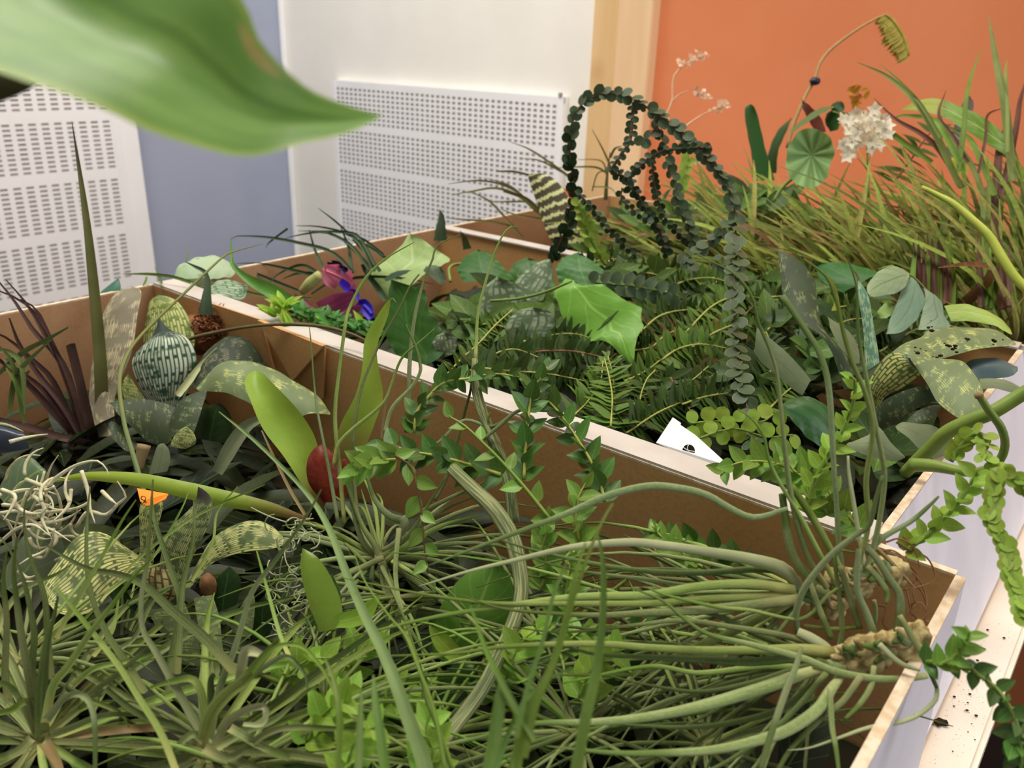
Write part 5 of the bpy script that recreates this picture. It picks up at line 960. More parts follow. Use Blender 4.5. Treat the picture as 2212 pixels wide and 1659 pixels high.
# ------------------------------------------------------------------ purple flowered air plant with dark arching leaves
pf = thing('flowering_air_plant', 'air plant with pink bracts and violet petals and dark arching leaves', 'flower', T(RD, "1100,900", d=.76)[0])
M_pink = leafmat('pink_bract', '#de86a2', '#cc6c8c', rough=.5, trans=.2, var=.2, lines=3); M_pink2 = leafmat('magenta_bract', '#b85a80', '#9c4674', rough=.5, trans=.2, var=.2); M_violet = leafmat('violet_petal', '#5a38dc', '#4a2cc4', rough=.45, trans=.2, var=.15)
M_viold = leafmat('dark_violet', '#2d1d55', '#241848', rough=.5, trans=.1); M_thind = leafmat('dark_arching_leaf', '#3c5233', '#33472b', rough=.5, trans=.1, var=.4)
for s, w_, m, nm in (("1190,740 1080,660 930,580", [20, 30, 14], M_pink, 'bract'), ("1180,700 1100,620 960,590", [24, 28, 14], M_pink, 'bract'), ("1050,770 980,700 920,640", [14, 26, 16], M_pink, 'bract'), ("870,930 1000,890 1210,830", [10, 26, 14], M_pink2, 'bract'), ("880,1000 1020,970 1200,870", [10, 24, 14], M_pink2, 'bract'),
                     ("930,990 1040,1000 1180,930", [8, 18, 12], M_pink2, 'bract'), ("650,850 740,900 830,960", [12, 18, 10], M_pink2, 'bract'), ("1170,1050 1210,980 1270,950", [14, 20, 12], M_pink2, 'bract'), ("1190,800 1210,740", [12, 10], M_pink, 'bract'),
                     ("1200,810 1140,760 1090,715", [10, 22, 16], M_violet, 'petal'), ("1190,800 1230,830 1240,880", [10, 14, 8], M_violet, 'petal'), ("1240,900 1310,960 1370,1045", [14, 24, 18], M_violet, 'petal'), ("1260,920 1300,900 1350,950 1375,1000", [10, 14, 14, 8], M_violet, 'petal'), ("960,560 1060,580 1150,610", [12, 16, 10], M_viold, 'petal'), ("1000,540 1070,560 1120,640", [10, 14, 8], M_viold, 'petal')):
    blade(nm, T(RD, s, d=(.73, .72)), w_, m, pf, 10, 4, .25, random.uniform(-20, 20))
tube('bud', T(RD, "730,810 800,740 900,650", d=(.73, .72)), [16, 26, 20], leafmat('pale_bud', '#c5cb84', '#b5bd74', trans=.2), pf, 10, 8)
for s, w_ in (("1200,640 1080,500 950,420 750,370 500,320 300,300 100,300 70,330", [9, 8, 8, 7, 6, 4, 1]), ("1350,600 1200,400 1050,300 900,260 650,300 580,320", [8, 8, 7, 6, 4, 1]), ("1400,620 1250,350 1100,260 880,210 680,203", [8, 7, 6, 4, 1]), ("1500,500 1350,400 1200,310 1100,215 1000,130 880,40", [7, 7, 6, 5, 4, 1]), ("920,570 850,420 800,240", [8, 6, 2]),
              ("850,660 600,600 350,550 130,550", [8, 7, 5, 1]), ("880,640 760,570 650,580 500,660 420,740", [8, 7, 6, 4, 1]), ("1190,620 1160,400 1090,220", [9, 7, 2]), ("-20,540 250,620 450,700 700,800", [3, 6, 7, 6]), ("400,410 440,350 600,230", [1, 4, 5]), ("1480,470 1300,330 1100,250 950,270", [7, 6, 4, 1]), ("1400,560 1250,300 1050,260 700,250", [8, 7, 5, 1]),
              ("1320,700 1330,560 1200,420 1120,350", [9, 8, 6, 2]), ("1450,620 1340,480 1200,330", [8, 7, 3]), ("820,830 1000,720 1150,690 1400,670 1700,690 1940,740", [4, 6, 7, 6, 4, 1]), ("900,640 700,640 560,690", [8, 6, 2]), ("1500,880 1420,760 1330,640 1290,560", [12, 14, 12, 8])):
    blade('leaf', T(RD, s, d=(.78, .80, .79)), w_, M_thind, pf, 16, 3, .25, random.uniform(-20, 20))
gb = thing('strap_leaf', 'bright green strap leaf curving beside the purple flower', 'leaf', T(RD, "780,1030", d=.68)[0])
blade('blade', T(RD, "800,1050 650,930 450,800 250,700 110,580 80,480 85,310", d=(.66, .69, .71)), [12, 30, 34, 26, 14, 7, 1], leafmat('bright_strap', '#5f8f3a', '#527f33', rough=.4, trans=.25, lines=4), gb, 20, 4, .2)
ll = thing('lime_rosette', 'tiny lime green rosette on the white rim by the purple flower', 'plant', T(RD, "480,1040", d=.62)[0])
Lm = leafmesh('lime_rosette_leaf', .42, fold=.15, curl=.3); Lm.materials.append(leafmat('lime_rosette_leaf', '#a9cf4c', '#98c043', rough=.4, trans=.35, var=.3))
for i in range(26):
    a = rd.uniform(0, 6.28); c_ = T(RD, "%f,%f" % random.choice([(480, 1030), (480, 1040), (570, 960)]), d=.63)[0]
    inst('leaf', Lm, ll, c_, Vector((math.cos(a), math.sin(a) * .6, .5 + rd.random() * .5)), Vector((0, -.6, 1)), .012 * rd.uniform(.8, 1.5))
Ls = leafmesh('small_rim_leaf', .45, fold=.15, curl=.3); Ls.materials.append(leafmat('small_rim_leaf', '#4f8a3a', '#437a32', rough=.4, trans=.2, var=.6))
for lb, x0, x1, n_ in (('carpet of small green leaves spilling on the white rim below the flower', 600, 1050, 90), ('mound of small green leaves right of the violet petals', 1000, 1450, 80)):
    r_ = thing('small_leaf_carpet', lb, 'plant', T(RD, "%f,1100" % x0, d=.62)[0], 'small-leaved carpets by the rim')
    for i in range(n_):
        x = rd.uniform(x0, x1); y = 1010 + (x - 580) * .21 + rd.uniform(-60, 55); a = rd.uniform(0, 6.28)
        inst('leaf', Ls, r_, T(RD, "%f,%f" % (x, y), d=.63 - (x - 600) / 850 * .03 + rd.uniform(0, .02))[0], Vector((math.cos(a), math.sin(a) * .7, .4 + rd.random() * .6)), Vector((0, -.6, 1)), .009 * rd.uniform(.7, 1.4))
    for k in range(3): c_ = T(RD, "%f,%f" % (rd.uniform(x0, x1), 1150), d=.62)[0]; inst('leaf', Lm, r_, c_, Vector((rd.uniform(-1, 1), 0, .7)), Vector((0, -.6, 1)), .016)
oy = thing('long_olive_leaf', 'very long thin olive leaf arching from box corner to lower left', 'leaf', T(R4, "970,1640", d=.42)[0])
tube('blade', T(R4, "1000,1700 960,1600 870,1300 800,1050 770,800 800,660 870,540 1010,390 1200,210 1400,20 1480,-40 1700,-100", d=(.40, .44, .50, .56, .60, .62)), [12, 13, 12, 11, 11, 12, 12, 11, 10, 9, 7, 2], leafmat('olive_thin', '#7f8a4c', '#8c8f4a', rough=.5, base='#6d8a5a', basev=.5), oy, 36, 6, True, .6)
bs = thing('brown_stem', 'brown olive stem arching along the white rim at the left', 'stem', T(RF, "660,770", d=.62)[0])
tube('blade', T(RF, "600,800 680,760 900,710 1200,660 1500,645 1800,665 2050,730 2200,800", d=(.64, .62, .58, .56)), [9, 9, 8, 8, 9, 8, 4], plain('brown_olive_stem', '#6f6238', '#5d532f', .6, 60, .1), bs, 24, 6)
tb_ = thing('thin_grass', 'thin green blades over the left box corner', 'leaf', T(RF, "400,210", d=.72)[0])
for s, w_ in (("650,280 500,235 300,210 60,208", [7, 7, 6, 1]), ("240,310 260,270 270,230", [4, 5, 4]), ("400,290 380,240 340,150", [5, 6, 1]), ("620,90 625,-30", [4, 1]), ("640,270 800,320 1000,330 1300,400 1700,420", [3, 4, 6, 7, 4])): blade('leaf', T(RF, s, d=(.70, .72)), w_, M_grassdk, tb_, 12, 3, .2)
# white tag with black print
wt = card('plant_tag', 'white plastic plant tag with a black round print behind the white rim', T(R6, "372,828 415,858 412,868 478,925 492,922 600,1020 672,1085 480,1060 285,960", d=(.475, .472, .466, .452, .456)), plain('white_plastic', '#f4f3f0', '#f0efec', .35, 20, .02))
O = T(R6, "455,1003", d=.4555)[0]; nrm = (CAM - O).normalized(); e1 = RGT; e2 = nrm.cross(e1).normalized(); rr_ = 33 * .4123 * .4555 / FPX
place('printed_disc', [O + nrm * .0004 + e1 * (rr_ * math.cos(a * .2618)) + e2 * (rr_ * math.sin(a * .2618)) for a in range(24)], [tuple(range(24))], None, M_ink, wt, False)
M_wl = plain('white_print', '#f4f3f0', '#f4f3f0', .5, 20, 0)
for s in ("425,985 450,1000 488,1008", "455,972 448,990 462,1030"): tube('print_line', [p + nrm * .0006 for p in T(R6, s, d=.4552)], [2, 2], M_wl, wt, 8, 4)

# growth spilling over the white rim between the middle and far boxes
for i, (s, d, lf, lm, lb) in enumerate((("1230,600 1270,570 1330,560 1390,575", (.78, .76), 26, L_pin, 'dark fern frond lying on the far rim left of the loop foot'), ("1330,620 1390,590 1450,580 1510,590", (.74, .74), 28, L_pin, 'dark fern frond lying on the far rim inside the loop foot'), ("1420,650 1470,610 1530,600 1590,605", (.70, .72), 28, L_pinl, 'fern frond lying on the far rim under the loop'),
        ("1600,690 1640,650 1690,640 1740,650", (.66, .68), 30, L_pin, 'dark fern frond on the far rim left of the patterned leaf'), ("1540,640 1590,625 1640,620 1700,630", (.72, .72), 26, L_pinl, 'pale fern frond on the far rim right of the chain'), ("1380,720 1430,680 1500,670 1560,690", (.64, .66), 30, L_pin, 'dark fern frond below the far rim at the loop'), ("1630,760 1660,710 1720,690 1780,700", (.60, .64), 30, L_pin, 'dark fern frond below the patterned leaf'),
        ("1480,760 1540,720 1600,700 1650,720", (.60, .62), 30, L_pinl, 'fern frond crossing behind the chain of round leaves'), ("1780,760 1800,710 1840,690 1890,690", (.60, .63), 28, L_pin, 'dark fern frond below the serrated compound leaf'), ("1640,640 1700,600 1760,590 1820,600", (.74, .74), 28, L_pinl, 'olive fern frond at the foot of the grass'), ("1740,700 1790,670 1850,660 1900,670", (.64, .66), 28, L_pinl, 'light fern frond left of the compound leaf'), ("1900,760 1960,720 2020,700 2080,710", (.60, .62), 28, L_pin, 'dark fern frond above the soil-specked leaf'))):
    frond(lb, T(R0, s, d=d), lf, 10, lm, seed=160 + i)
rope('creeping_vine', 'dark creeping vine along the far rim below the loop', T(R0, "1240,590 1320,600 1400,620 1460,640 1520,660", d=(.74, .70)), 26, 9, L_disc, 5, spread=65, seed=61)
rope('creeping_vine', 'grey creeping vine hanging from the far rim right of the loop', T(R0, "1480,540 1490,600 1480,660 1490,720", d=(.70, .68)), 22, 9, L_discg, 4, spread=45, seed=62)
rope('creeping_vine', 'grey leafy vine crossing the far rim at its middle', T(R0, "1540,560 1600,600 1650,640 1680,680 1700,720", d=(.72, .68)), 24, 10, L_discg, 4, spread=55, seed=63)
for i, (x, y, dd, lb) in enumerate(((1330, 590, .74, 'mid green leaf cluster on the far rim left of the loop foot'), (1440, 610, .72, 'mid green leaf cluster under the loop'), (1560, 650, .70, 'olive leaf cluster beside the chain of round leaves'), (1650, 620, .74, 'olive leaf cluster at the far rim left of the patterned leaf'), (1800, 640, .70, 'green leaf cluster behind the teal leaf'), (1960, 690, .66, 'green leaf cluster right of the compound leaf'), (1120, 640, .74, 'grey green leaf cluster above centre'), (1030, 680, .68, 'olive leaf cluster right of the dark pointed leaf'), (1200, 690, .66, 'shaded leaf cluster left of the lobed leaf'), (1650, 700, .65, 'dark leaf cluster below the round-leaf chain top'), (1740, 760, .59, 'dark leaf cluster left of the grey bromeliad foot'), (1690, 800, .58, 'shaded leaf cluster above the wavy leaf'), (1850, 720, .63, 'dark leaf cluster between teal leaf and compound leaf'), (1960, 960, .52, 'shaded leaf cluster under the thick green stem'))):
    r_ = thing('leaf_cluster', lb, 'plant', D(x, y + 25, dd), 'leaf clusters of the middle box')
    for k in range(26):
        p_ = D(x + rd.gauss(0, 42), y + rd.uniform(-10, 55), dd + rd.uniform(-.03, .03)); a = rd.uniform(0, 6.28)
        inst('leaf', (L_fill3 if k % 4 else L_fill2) if i > 8 else (L_fill2 if k % 4 else L_fill3), r_, p_, Vector((math.cos(a), math.sin(a) * .6, rd.uniform(-.2, .8))), Vector((0, -.7, 1)), rd.uniform(.022, .042))
# ------------------------------------------------------------------ far box: grass, flowers, striped leaf
def zebmat():
    N = NT('zebra_leaf'); uv, u, v, ob = uvn(N)
    wv = N.math('ADD', N.math('MULTIPLY', v, 9.0), N.math('MULTIPLY', N.noise(N.map(uv, (14, 3, 1)), 1.0, 2), .9))
    f = N.math('ABSOLUTE', N.math('SUBTRACT', N.math('FRACT', wv), .5))
    return N.finish(N.mix(N.step(f, .28, .36), srgb('#544c3c'), srgb('#d5dba0')), .5, .1)
M_zeb = zebmat()
zp = thing('zebra_bromeliad', 'brown bromeliad with cream zigzag bands by the vent corner', 'plant', T(R2, "1650,1280", d=.95)[0])
sheet('leaf', T(R2, "1600,1290 1530,1150 1480,1000 1440,880 1415,800 1440,783", d=(.93, .92)), T(R2, "1800,1260 1750,1120 1725,1020 1660,900 1580,812 1500,780 1440,783", d=(.93, .92)), M_zeb, zp, 10, 26, .12)
sheet('leaf', T(R2, "1900,1240 1780,1150 1700,1120 1560,1120", d=.94), T(R2, "1880,1290 1780,1240 1660,1230 1550,1160", d=.93), M_zeb, zp, 8, 16, .1)
blade('red_tip', T(R2, "1700,960 1690,920 1650,880", d=.95), [8, 8, 1], plain('orange_red', '#d8512e', '#cf4a28', .5), zp, 8, 3); blade('red_tip', T(R2, "1830,1060 1810,1020 1800,985", d=.95), [7, 8, 2], plain('orange_red2', '#cf5a34', '#c9522e', .5), zp, 8, 3)
M_wisp = leafmat('olive_wisp', '#7f7d48', '#6f6c3f', rough=.6, trans=.15, var=.4)
wg = thing('wispy_grass', 'wispy olive grass leaning over the striped leaf before the vent', 'grass', T(R2, "1500,1050", d=.96)[0])
for s, w_ in (("1500,1060 1350,930 1200,880 1050,900 905,925", [7, 6, 5, 4, 1]), ("1480,1030 1300,880 1100,830 885,852", [6, 5, 4, 1]), ("1460,1010 1300,870 1150,815", [6, 5, 1]), ("1720,830 1560,710 1420,620 1300,575", [6, 5, 4, 1]), ("1690,800 1500,700 1380,683", [5, 4, 1]), ("1380,1210 1250,1060 1150,960 1030,905", [7, 6, 5, 2]), ("1430,795 1320,770 1205,768", [5, 5, 3]), ("1300,1130 1150,1100 1000,1090 870,1078", [5, 5, 4, 1]),
              ("1440,970 1300,970 1150,970", [4, 4, 2]), ("1500,1040 1400,950 1250,900", [9, 8, 4]), ("1980,780 1920,640 1840,490", [5, 4, 1]), ("1940,800 1900,700 1740,690", [4, 3, 1]), ("1940,780 1850,740 1600,745", [5, 4, 1]), ("1960,680 1990,620 2040,600", [6, 5, 1]), ("1930,960 1940,800 1960,640", [10, 6, 2]), ("1840,900 1880,780 1970,770", [3, 3, 2]), ("1840,870 1960,880 2010,940", [3, 3, 2]), ("1600,1100 1350,1060 1240,1020", [6, 5, 2])):
    blade('leaf', T(R2, s, d=(.96, .94)), w_, M_wisp, wg, 14, 3, .2, random.uniform(-20, 20))
# pinkish flower spikes before the orange wall
M_pst = plain('pink_stem', '#d9b48c', '#cf9f78', .5, 60, .05); M_pfl = leafmat('pale_pink_flower', '#f2d9bd', '#e9c8aa', trans=.3, var=.2)
ps = thing('flower_spike', 'branched pinkish flower spike standing before the orange wall at left', 'flower', T(R3, "290,800", d=.97)[0])
for s, w_ in (("290,830 285,760 250,690 230,640 262,560 262,480 272,420 300,385 350,345 400,320 450,300", [6, 6, 5, 4, 2]), ("262,560 300,525 350,502", [4, 3, 2]), ("285,760 350,690 440,632 500,605 560,575", [5, 4, 3, 2])): tube('stalk', T(R3, s, d=.97), w_, M_pst, ps, 16, 5)
fm = leafmesh('pale_floret', .8, fold=.2, curl=.3, n=4, m=2); fm.materials.append(M_pfl)
for cx, cy, sx, sy, n_ in ((330, 355, 30, 14, 14), (380, 330, 30, 12, 14), (430, 305, 25, 12, 12), (400, 515, 22, 14, 12), (445, 525, 20, 18, 12), (520, 605, 28, 14, 12), (555, 580, 14, 16, 10), (420, 900, 14, 16, 6)):
    for k in range(n_): inst('floret', fm, ps, T(R3, "%f,%f" % (rd.gauss(cx, sx * .6), rd.gauss(cy, sy * .6)), d=.97)[0], Vector((rd.uniform(-1, 1), rd.uniform(-1, 1), rd.uniform(-.5, 1))), Vector((0, -1, .3)), .0055 * rd.uniform(.7, 1.4))
# clipped yellow spike
ts = thing('flower_spike', 'tall bent stem with a yellow comb flower and dark blue clip', 'flower', T(R3, "900,800", d=.95)[0])
tube('stalk', T(R3, "900,820 930,700 1000,530 1050,445 1080,350 1150,265 1300,155 1400,100 1445,80", d=.95), [8, 8, 8, 7, 7, 6, 5], plain('tan_stem', '#b08d58', '#a17f4c', .5, 60, .1), ts, 24, 6)
lump('clip', T(R3, "1053,450", d=.945)[0], .0052, plain('dark_blue_plastic', '#2e3247', '#262a3c', .4, 40, .1), ts, (1.15, 1, .9), .1)
tube('spike', T(R3, "1445,80 1490,120 1540,200 1565,270 1570,310", d=.95), [6, 8, 8, 6], plain('yellow_spike', '#a8983f', '#8f8434', .6, 80, .2), ts, 12, 6)
fy = leafmesh('spike_bract', .34, fold=.2, curl=.2, n=5, m=2); fy.materials.append(leafmat('yellow_bract', '#b3a445', '#9a8f3a', trans=.25, var=.3))
cc = T(R3, "1445,85 1490,120 1540,200 1565,270 1568,312", d=.95); cs = spline(cc, 26)
for i, p in enumerate(cs): 
    for q in (0, 1): inst('bract', fy, ts, p, Vector((-.75, 0, -.55)) + Vector((rd.uniform(-.1, .1), -.5 * q, rd.uniform(-.1, .1))), Vector((0, -1, .4)), .024 * (1 - abs(i - 12) / 30))
oy2 = thing('flower_spike', 'small orange yellow flower spike behind the white blossoms', 'flower', T(R3, "1280,680", d=.98)[0])
tube('stalk', T(R3, "1290,700 1270,600 1290,500", d=.98), [6, 5, 3], M_tan, oy2, 8, 5); fo = leafmesh('orange_floret', .7, n=4, m=2); fo.materials.append(leafmat('orange_floret', '#cf9a3a', '#b9802c', trans=.3))
for k in range(26): inst('floret', fo, oy2, T(R3, "%f,%f" % (rd.gauss(1275, 22), rd.uniform(490, 650)), d=.975)[0], Vector((rd.uniform(-1, 1), -.2, rd.uniform(-.3, 1))), Vector((0, -1, .2)), .011 * rd.uniform(.6, 1.2))
# white blossoms
wf = thing('white_blossom', 'cluster of small creamy white blossoms in the far box', 'flower', T(R3, "1340,860", d=.79)[0])
pm = leafmesh('white_petal', .75, fold=.1, curl=.25, n=5, m=2); pm.materials.append(leafmat('white_petal', '#f6f0dc', '#efe7cf', rough=.5, trans=.3, var=.1))
for k in range(46):
    x, y = rd.choice([(1250, 680), (1300, 660), (1380, 650), (1440, 680), (1450, 720), (1280, 720), (1330, 730), (1260, 790), (1220, 800), (1400, 800), (1350, 780), (1240, 830), (1300, 690), (1420, 760)])
    c_ = T(R3, "%f,%f" % (x + rd.gauss(0, 26), y + rd.gauss(0, 22)), d=.79 + rd.uniform(-.012, .012))[0]; ax = Vector((rd.uniform(-.6, .6), -1, rd.uniform(-.2, .8))).normalized(); e1 = ax.orthogonal().normalized(); e2 = ax.cross(e1)
    fl = thing('blossom', None, None, c_ - wf.location); fl.parent = wf
    for q in range(5): a = q * 1.2566 + k; inst('petal', pm, fl, c_, e1 * math.cos(a) + e2 * math.sin(a) + ax * .35, ax, .0078)
tube('stalk', T(R3, "1350,1100 1345,900 1340,790", d=.795), [6, 6, 4], M_stemg, wf, 8, 5)
# fluted round leaf
fl_ = thing('fluted_leaf', 'round pale green pleated leaf before the orange wall', 'leaf', T(R3, "900,1020", d=.80)[0])
V = []; F = []; UV = []; O = T(R3, "1020,860", d=.90)[0]; e1 = RGT; e2 = UPV; NN = 48
for j in range(5):
    r0 = j / 4
    for i in range(NN):
        a = 2 * math.pi * i / NN; rx, ry = (132, 150); x = 1035 + rx * r0 * math.cos(a) * (1 + .1 * math.sin(2 * a) + .035 * math.sin(9 * a + 1)) - 10 * r0; y = 860 - ry * r0 * math.sin(a) + (30 * r0 if math.sin(a) < -.6 else 0)
        V.append(T(R3, "%f,%f" % (x, y), d=.80 - .003 * r0 * math.sin(a * 9) - .012 * r0 * r0)[0]); UV.append((i / NN, r0))
for j in range(4):
    for i in range(NN): F.append((j * NN + i, j * NN + (i + 1) % NN, (j + 1) * NN + (i + 1) % NN, (j + 1) * NN + i))
def flmat():
    N = NT('pleated_leaf'); uv, u, v, ob = uvn(N); w = N.n('ShaderNodeMath', operation='SINE'); N.l(N.math('MULTIPLY', u, 6.283 * 9), w.inputs[0])
    return N.finish(N.mix(N.step(w.outputs[0], 0, .9), srgb('#7da263'), srgb('#8fb274')), .45, .25)
place('blade', V, F, UV, flmat(), fl_)
tube('stalk', T(R3, "820,1120 880,1030 960,960 1020,870", d=.806), [7, 8, 8, 5], M_stemg, fl_, 12, 6)
bleaf('dark green upright strap leaf before the orange wall', R3, "720,1000 700,850 672,700 664,600 698,578", "830,1000 780,830 750,700 722,600 698,578", (1.0, .98), '#43703c', bulge=.12, name='strap_leaf')
bleaf('narrow dark leaf leaning right of the upright strap leaf', R3, "780,960 800,830 850,720 925,655", "840,960 850,840 890,740 925,655", (1.0, .98), '#3b5a2c', name='strap_leaf')
bleaf('brownish pink bract before the orange wall', R3, "1060,740 1020,670 985,600 978,550", "1115,730 1090,660 1040,600 978,550", .96, '#8d564a', name='bract')
bleaf('dark round leaf above the pleated leaf', R3, "1150,620 1140,590 1170,565 1200,562", "1190,625 1215,610 1215,580 1200,562", .93, '#2c4a22', name='round_leaf')
bleaf('dark oval leaf left of the white blossoms', R3, "1140,730 1110,680 1120,630 1150,610", "1180,720 1195,670 1180,620 1150,610", .93, '#2f5024', name='round_leaf')
bleaf('grey green stem-like leaf arching over the pleated leaf', R3, "920,720 1000,650 1080,600 1160,590", "930,735 1010,680 1090,630 1160,595", .93, '#5f7a4c', name='strap_leaf')
bn = thing('banana_leaf', 'broad green leaf with pale midrib arching at the upper right', 'leaf', T(RE, "2050,680", d=.82)[0])
sheet('blade', T(RE, "2080,640 2010,590 1900,490 1750,400 1600,340 1480,290 1350,268 1200,300 1075,372", d=(.80, .83, .86)), T(RE, "2040,800 1960,750 1850,690 1720,600 1600,530 1500,460 1350,410 1200,385 1075,378", d=(.80, .82, .86)), leafmat('banana_leaf', '#6f9a3a', '#7fa845', rough=.4, trans=.3, tip='#a5b545', tipv=.6, vein='#b9cf7a'), bn, 10, 22, .06, .08)
tube('midrib', T(RE, "2080,770 1990,715 1800,580 1650,470 1500,390", d=(.80, .825, .845)), [6, 5, 2], M_sprigb, bn, 12, 5)
bleaf('charcoal brown upright leaf behind the grass at right', RE, "1480,820 1500,680 1580,480 1660,270 1705,250", "1640,820 1650,680 1700,480 1745,330 1705,250", (.92, .95), '#55504a', name='dark_leaf')
bleaf('yellow spotted leaf behind the grass at right', RE, "1560,1000 1530,900 1540,830 1600,810", "1680,980 1690,900 1670,840 1600,810", .9, '#b9b845', name='spotted_leaf')
sprig('fern_frond', 'dark comb-like frond behind the white blossoms', T(RE, "1000,1050 1150,850 1260,690 1330,600 1420,520", d=.93), 34, 15, L_pin, 'fern', 80, 5, M_stemb, 'opp', 91, None, .1)
# tall grass blades at the right
M_tall = leafmat('tall_olive_blade', '#8b9a55', '#7b8d4a', rough=.5, trans=.2, var=.3, lines=3); M_redb = leafmat('reddish_blade', '#6a4636', '#5a3a2e', rough=.5, trans=.15, var=.3)
tg = thing('tall_grass', 'tall olive and reddish grass at the upper right edge', 'grass', T(R3, "2050,1100", d=.80)[0])
for s, w_, m in (("1860,1040 1700,700 1600,550 1450,420 1285,345", [12, 15, 13, 8, 1], M_tall), ("1750,760 1640,580 1540,470 1410,350", [8, 8, 6, 1], M_tall), ("1700,900 1560,800 1400,690 1250,640 1150,615", [10, 12, 11, 8, 3], M_grassy), ("1870,1040 1750,840 1640,740 1500,660 1380,545", [10, 12, 10, 6, 1], M_redb), ("2150,1000 2130,800 2100,550 2050,300 2015,75", [16, 18, 16, 11, 1], M_tall), ("1850,950 1880,700 1890,560 1920,420 1978,272", [10, 11, 9, 6, 1], M_grassy),
                 ("2090,1080 2130,900 2170,700 2190,560 2225,440", [14, 14, 12, 9, 3], M_redb), ("2120,840 2120,600 2110,400 2120,330", [8, 8, 6, 1], M_tall), ("1900,900 1820,760 1740,640 1780,500 ", [8, 8, 6, 1], M_redb), ("1880,950 1760,720 1700,660 1560,640 1500,650", [10, 14, 12, 8, 3], M_grassy), ("2050,1080 1960,860 1900,760 1760,690", [12, 13, 10, 3], M_grassy), ("2200,1040 2160,900 2100,860 2060,830", [9, 8, 6, 2], M_grassy),
                 ("1960,1400 1970,1250 2000,1150 1998,1035", [14, 15, 13, 9], M_tall), ("2180,1500 2150,1200 2100,1050 2040,950", [10, 10, 8, 3], M_grassy), ("2040,1300 2060,1000 2080,800 2110,700", [18, 18, 14, 6], M_redb), ("2000,1300 1960,1000 1840,800 1740,700", [12, 13, 11, 3], M_tall), ("2212,1000 2180,920 2150,850", [14, 12, 4], M_grassy), ("1960,960 2000,760 2010,640 2090,600", [6, 6, 5, 1], M_redb)):
    blade('leaf', T(R3, s, d=(.78, .80, .84)), w_, m, tg, 18, 3, .25, random.uniform(-25, 25))
# grass mass
L_gr = []
for i, (c1, c2) in enumerate((('#87943f', '#778537'), ('#96904a', '#857f40'), ('#98a84c', '#87983f'), ('#6c7832', '#5e6a2b'), ('#86633c', '#745434'))):
    q = leafmesh('grass_leaf', .045, fold=.3, curl=.28 + .1 * i, n=9, m=2, shape='linear'); q.materials.append(leafmat('grass_leaf', c1, c2, rough=.55, trans=.22, var=.5, base='#5a4a2c', basev=.3)); L_gr.append(q)
GL = ('left behind the loop', 'behind the dark patterned leaf', 'in the middle of the far box', 'under the white blossoms', 'left of the yellow bare stem', 'behind the yellow bare stem', 'under the tall olive blades', 'at the far right edge')
for ci, nm in enumerate(GL):
    cu = .27 + ci * .045
    c0 = UVZ(cu, .50, .02); root = thing('grass_clump', 'dense olive green grass clump ' + nm, 'grass', c0, 'grass clumps of the far box')
    for k in range(120):
        p = UVZ(min(uBend - .01, cu + rd.uniform(-.05, .05)), rd.uniform(.40, .69), rd.uniform(.03, .12))
        a = math.radians(rd.gauss(160, 45)); e = math.radians(rd.uniform(16, 58) + (14 if ci > 3 else 0)); d = Vector((math.cos(a) * math.cos(e), math.sin(a) * math.cos(e) * .6 - .1, math.sin(e)))
        inst('leaf', rd.choice(L_gr[:4] if rd.random() < .85 else L_gr), root, p, d, Vector((-d.z * math.cos(a), -.8, math.cos(e))), rd.uniform(.075, .145) * (1.2 if ci > 4 else .95), rd.uniform(.7, 1.35))
# brown sheathed stems under the grass at the right
rs_ = thing('reed_stems', 'bundle of dark red brown stems below the grass at the right', 'grass', T(RB, "1250,1100", d=.66)[0])
for i in range(26):
    x = rd.uniform(1080, 1420) if i < 18 else rd.uniform(1650, 1900); blade('leaf', T(RB, "%f,%f %f,%f %f,%f" % (x, 1080 + rd.uniform(0, 60), x + rd.uniform(-20, 20), 850, x + rd.uniform(-60, 40), 560 + rd.uniform(-120, 80)), d=(.66, .68)), [14, 12, 1], M_redb if i % 3 else M_grassy, rs_, 10, 3, .3, rd.uniform(-30, 30))
# green shoots between the loop and the grass
for i, (x, y, lb) in enumerate(((1400, 470, 'small green leafy shoots left behind the loop'), (1480, 440, 'light green leafy shoots behind the loop centre'), (1640, 420, 'broad green shoots below the upright strap leaf'), (1560, 520, 'olive shoots right of the loop'), (1330, 540, 'dark brown green shoots beside the zebra leaf'), (1700, 470, 'yellow green shoots below the pleated leaf'))):
    r_ = thing('green_shoots', lb, 'plant', D(x, y + 30, .95), 'shoots in the far box')
    for k in range(30):
        p = D(x + rd.gauss(0, 45), y + rd.uniform(0, 60), .95 + rd.uniform(-.05, .05)); a = rd.uniform(0, 6.28)
        inst('leaf', (L_fill2 if k % 4 else L_fill3), r_, p, Vector((math.cos(a), math.sin(a) * .6, rd.uniform(.1, 1))), Vector((0, -.7, 1)), rd.uniform(.02, .04))
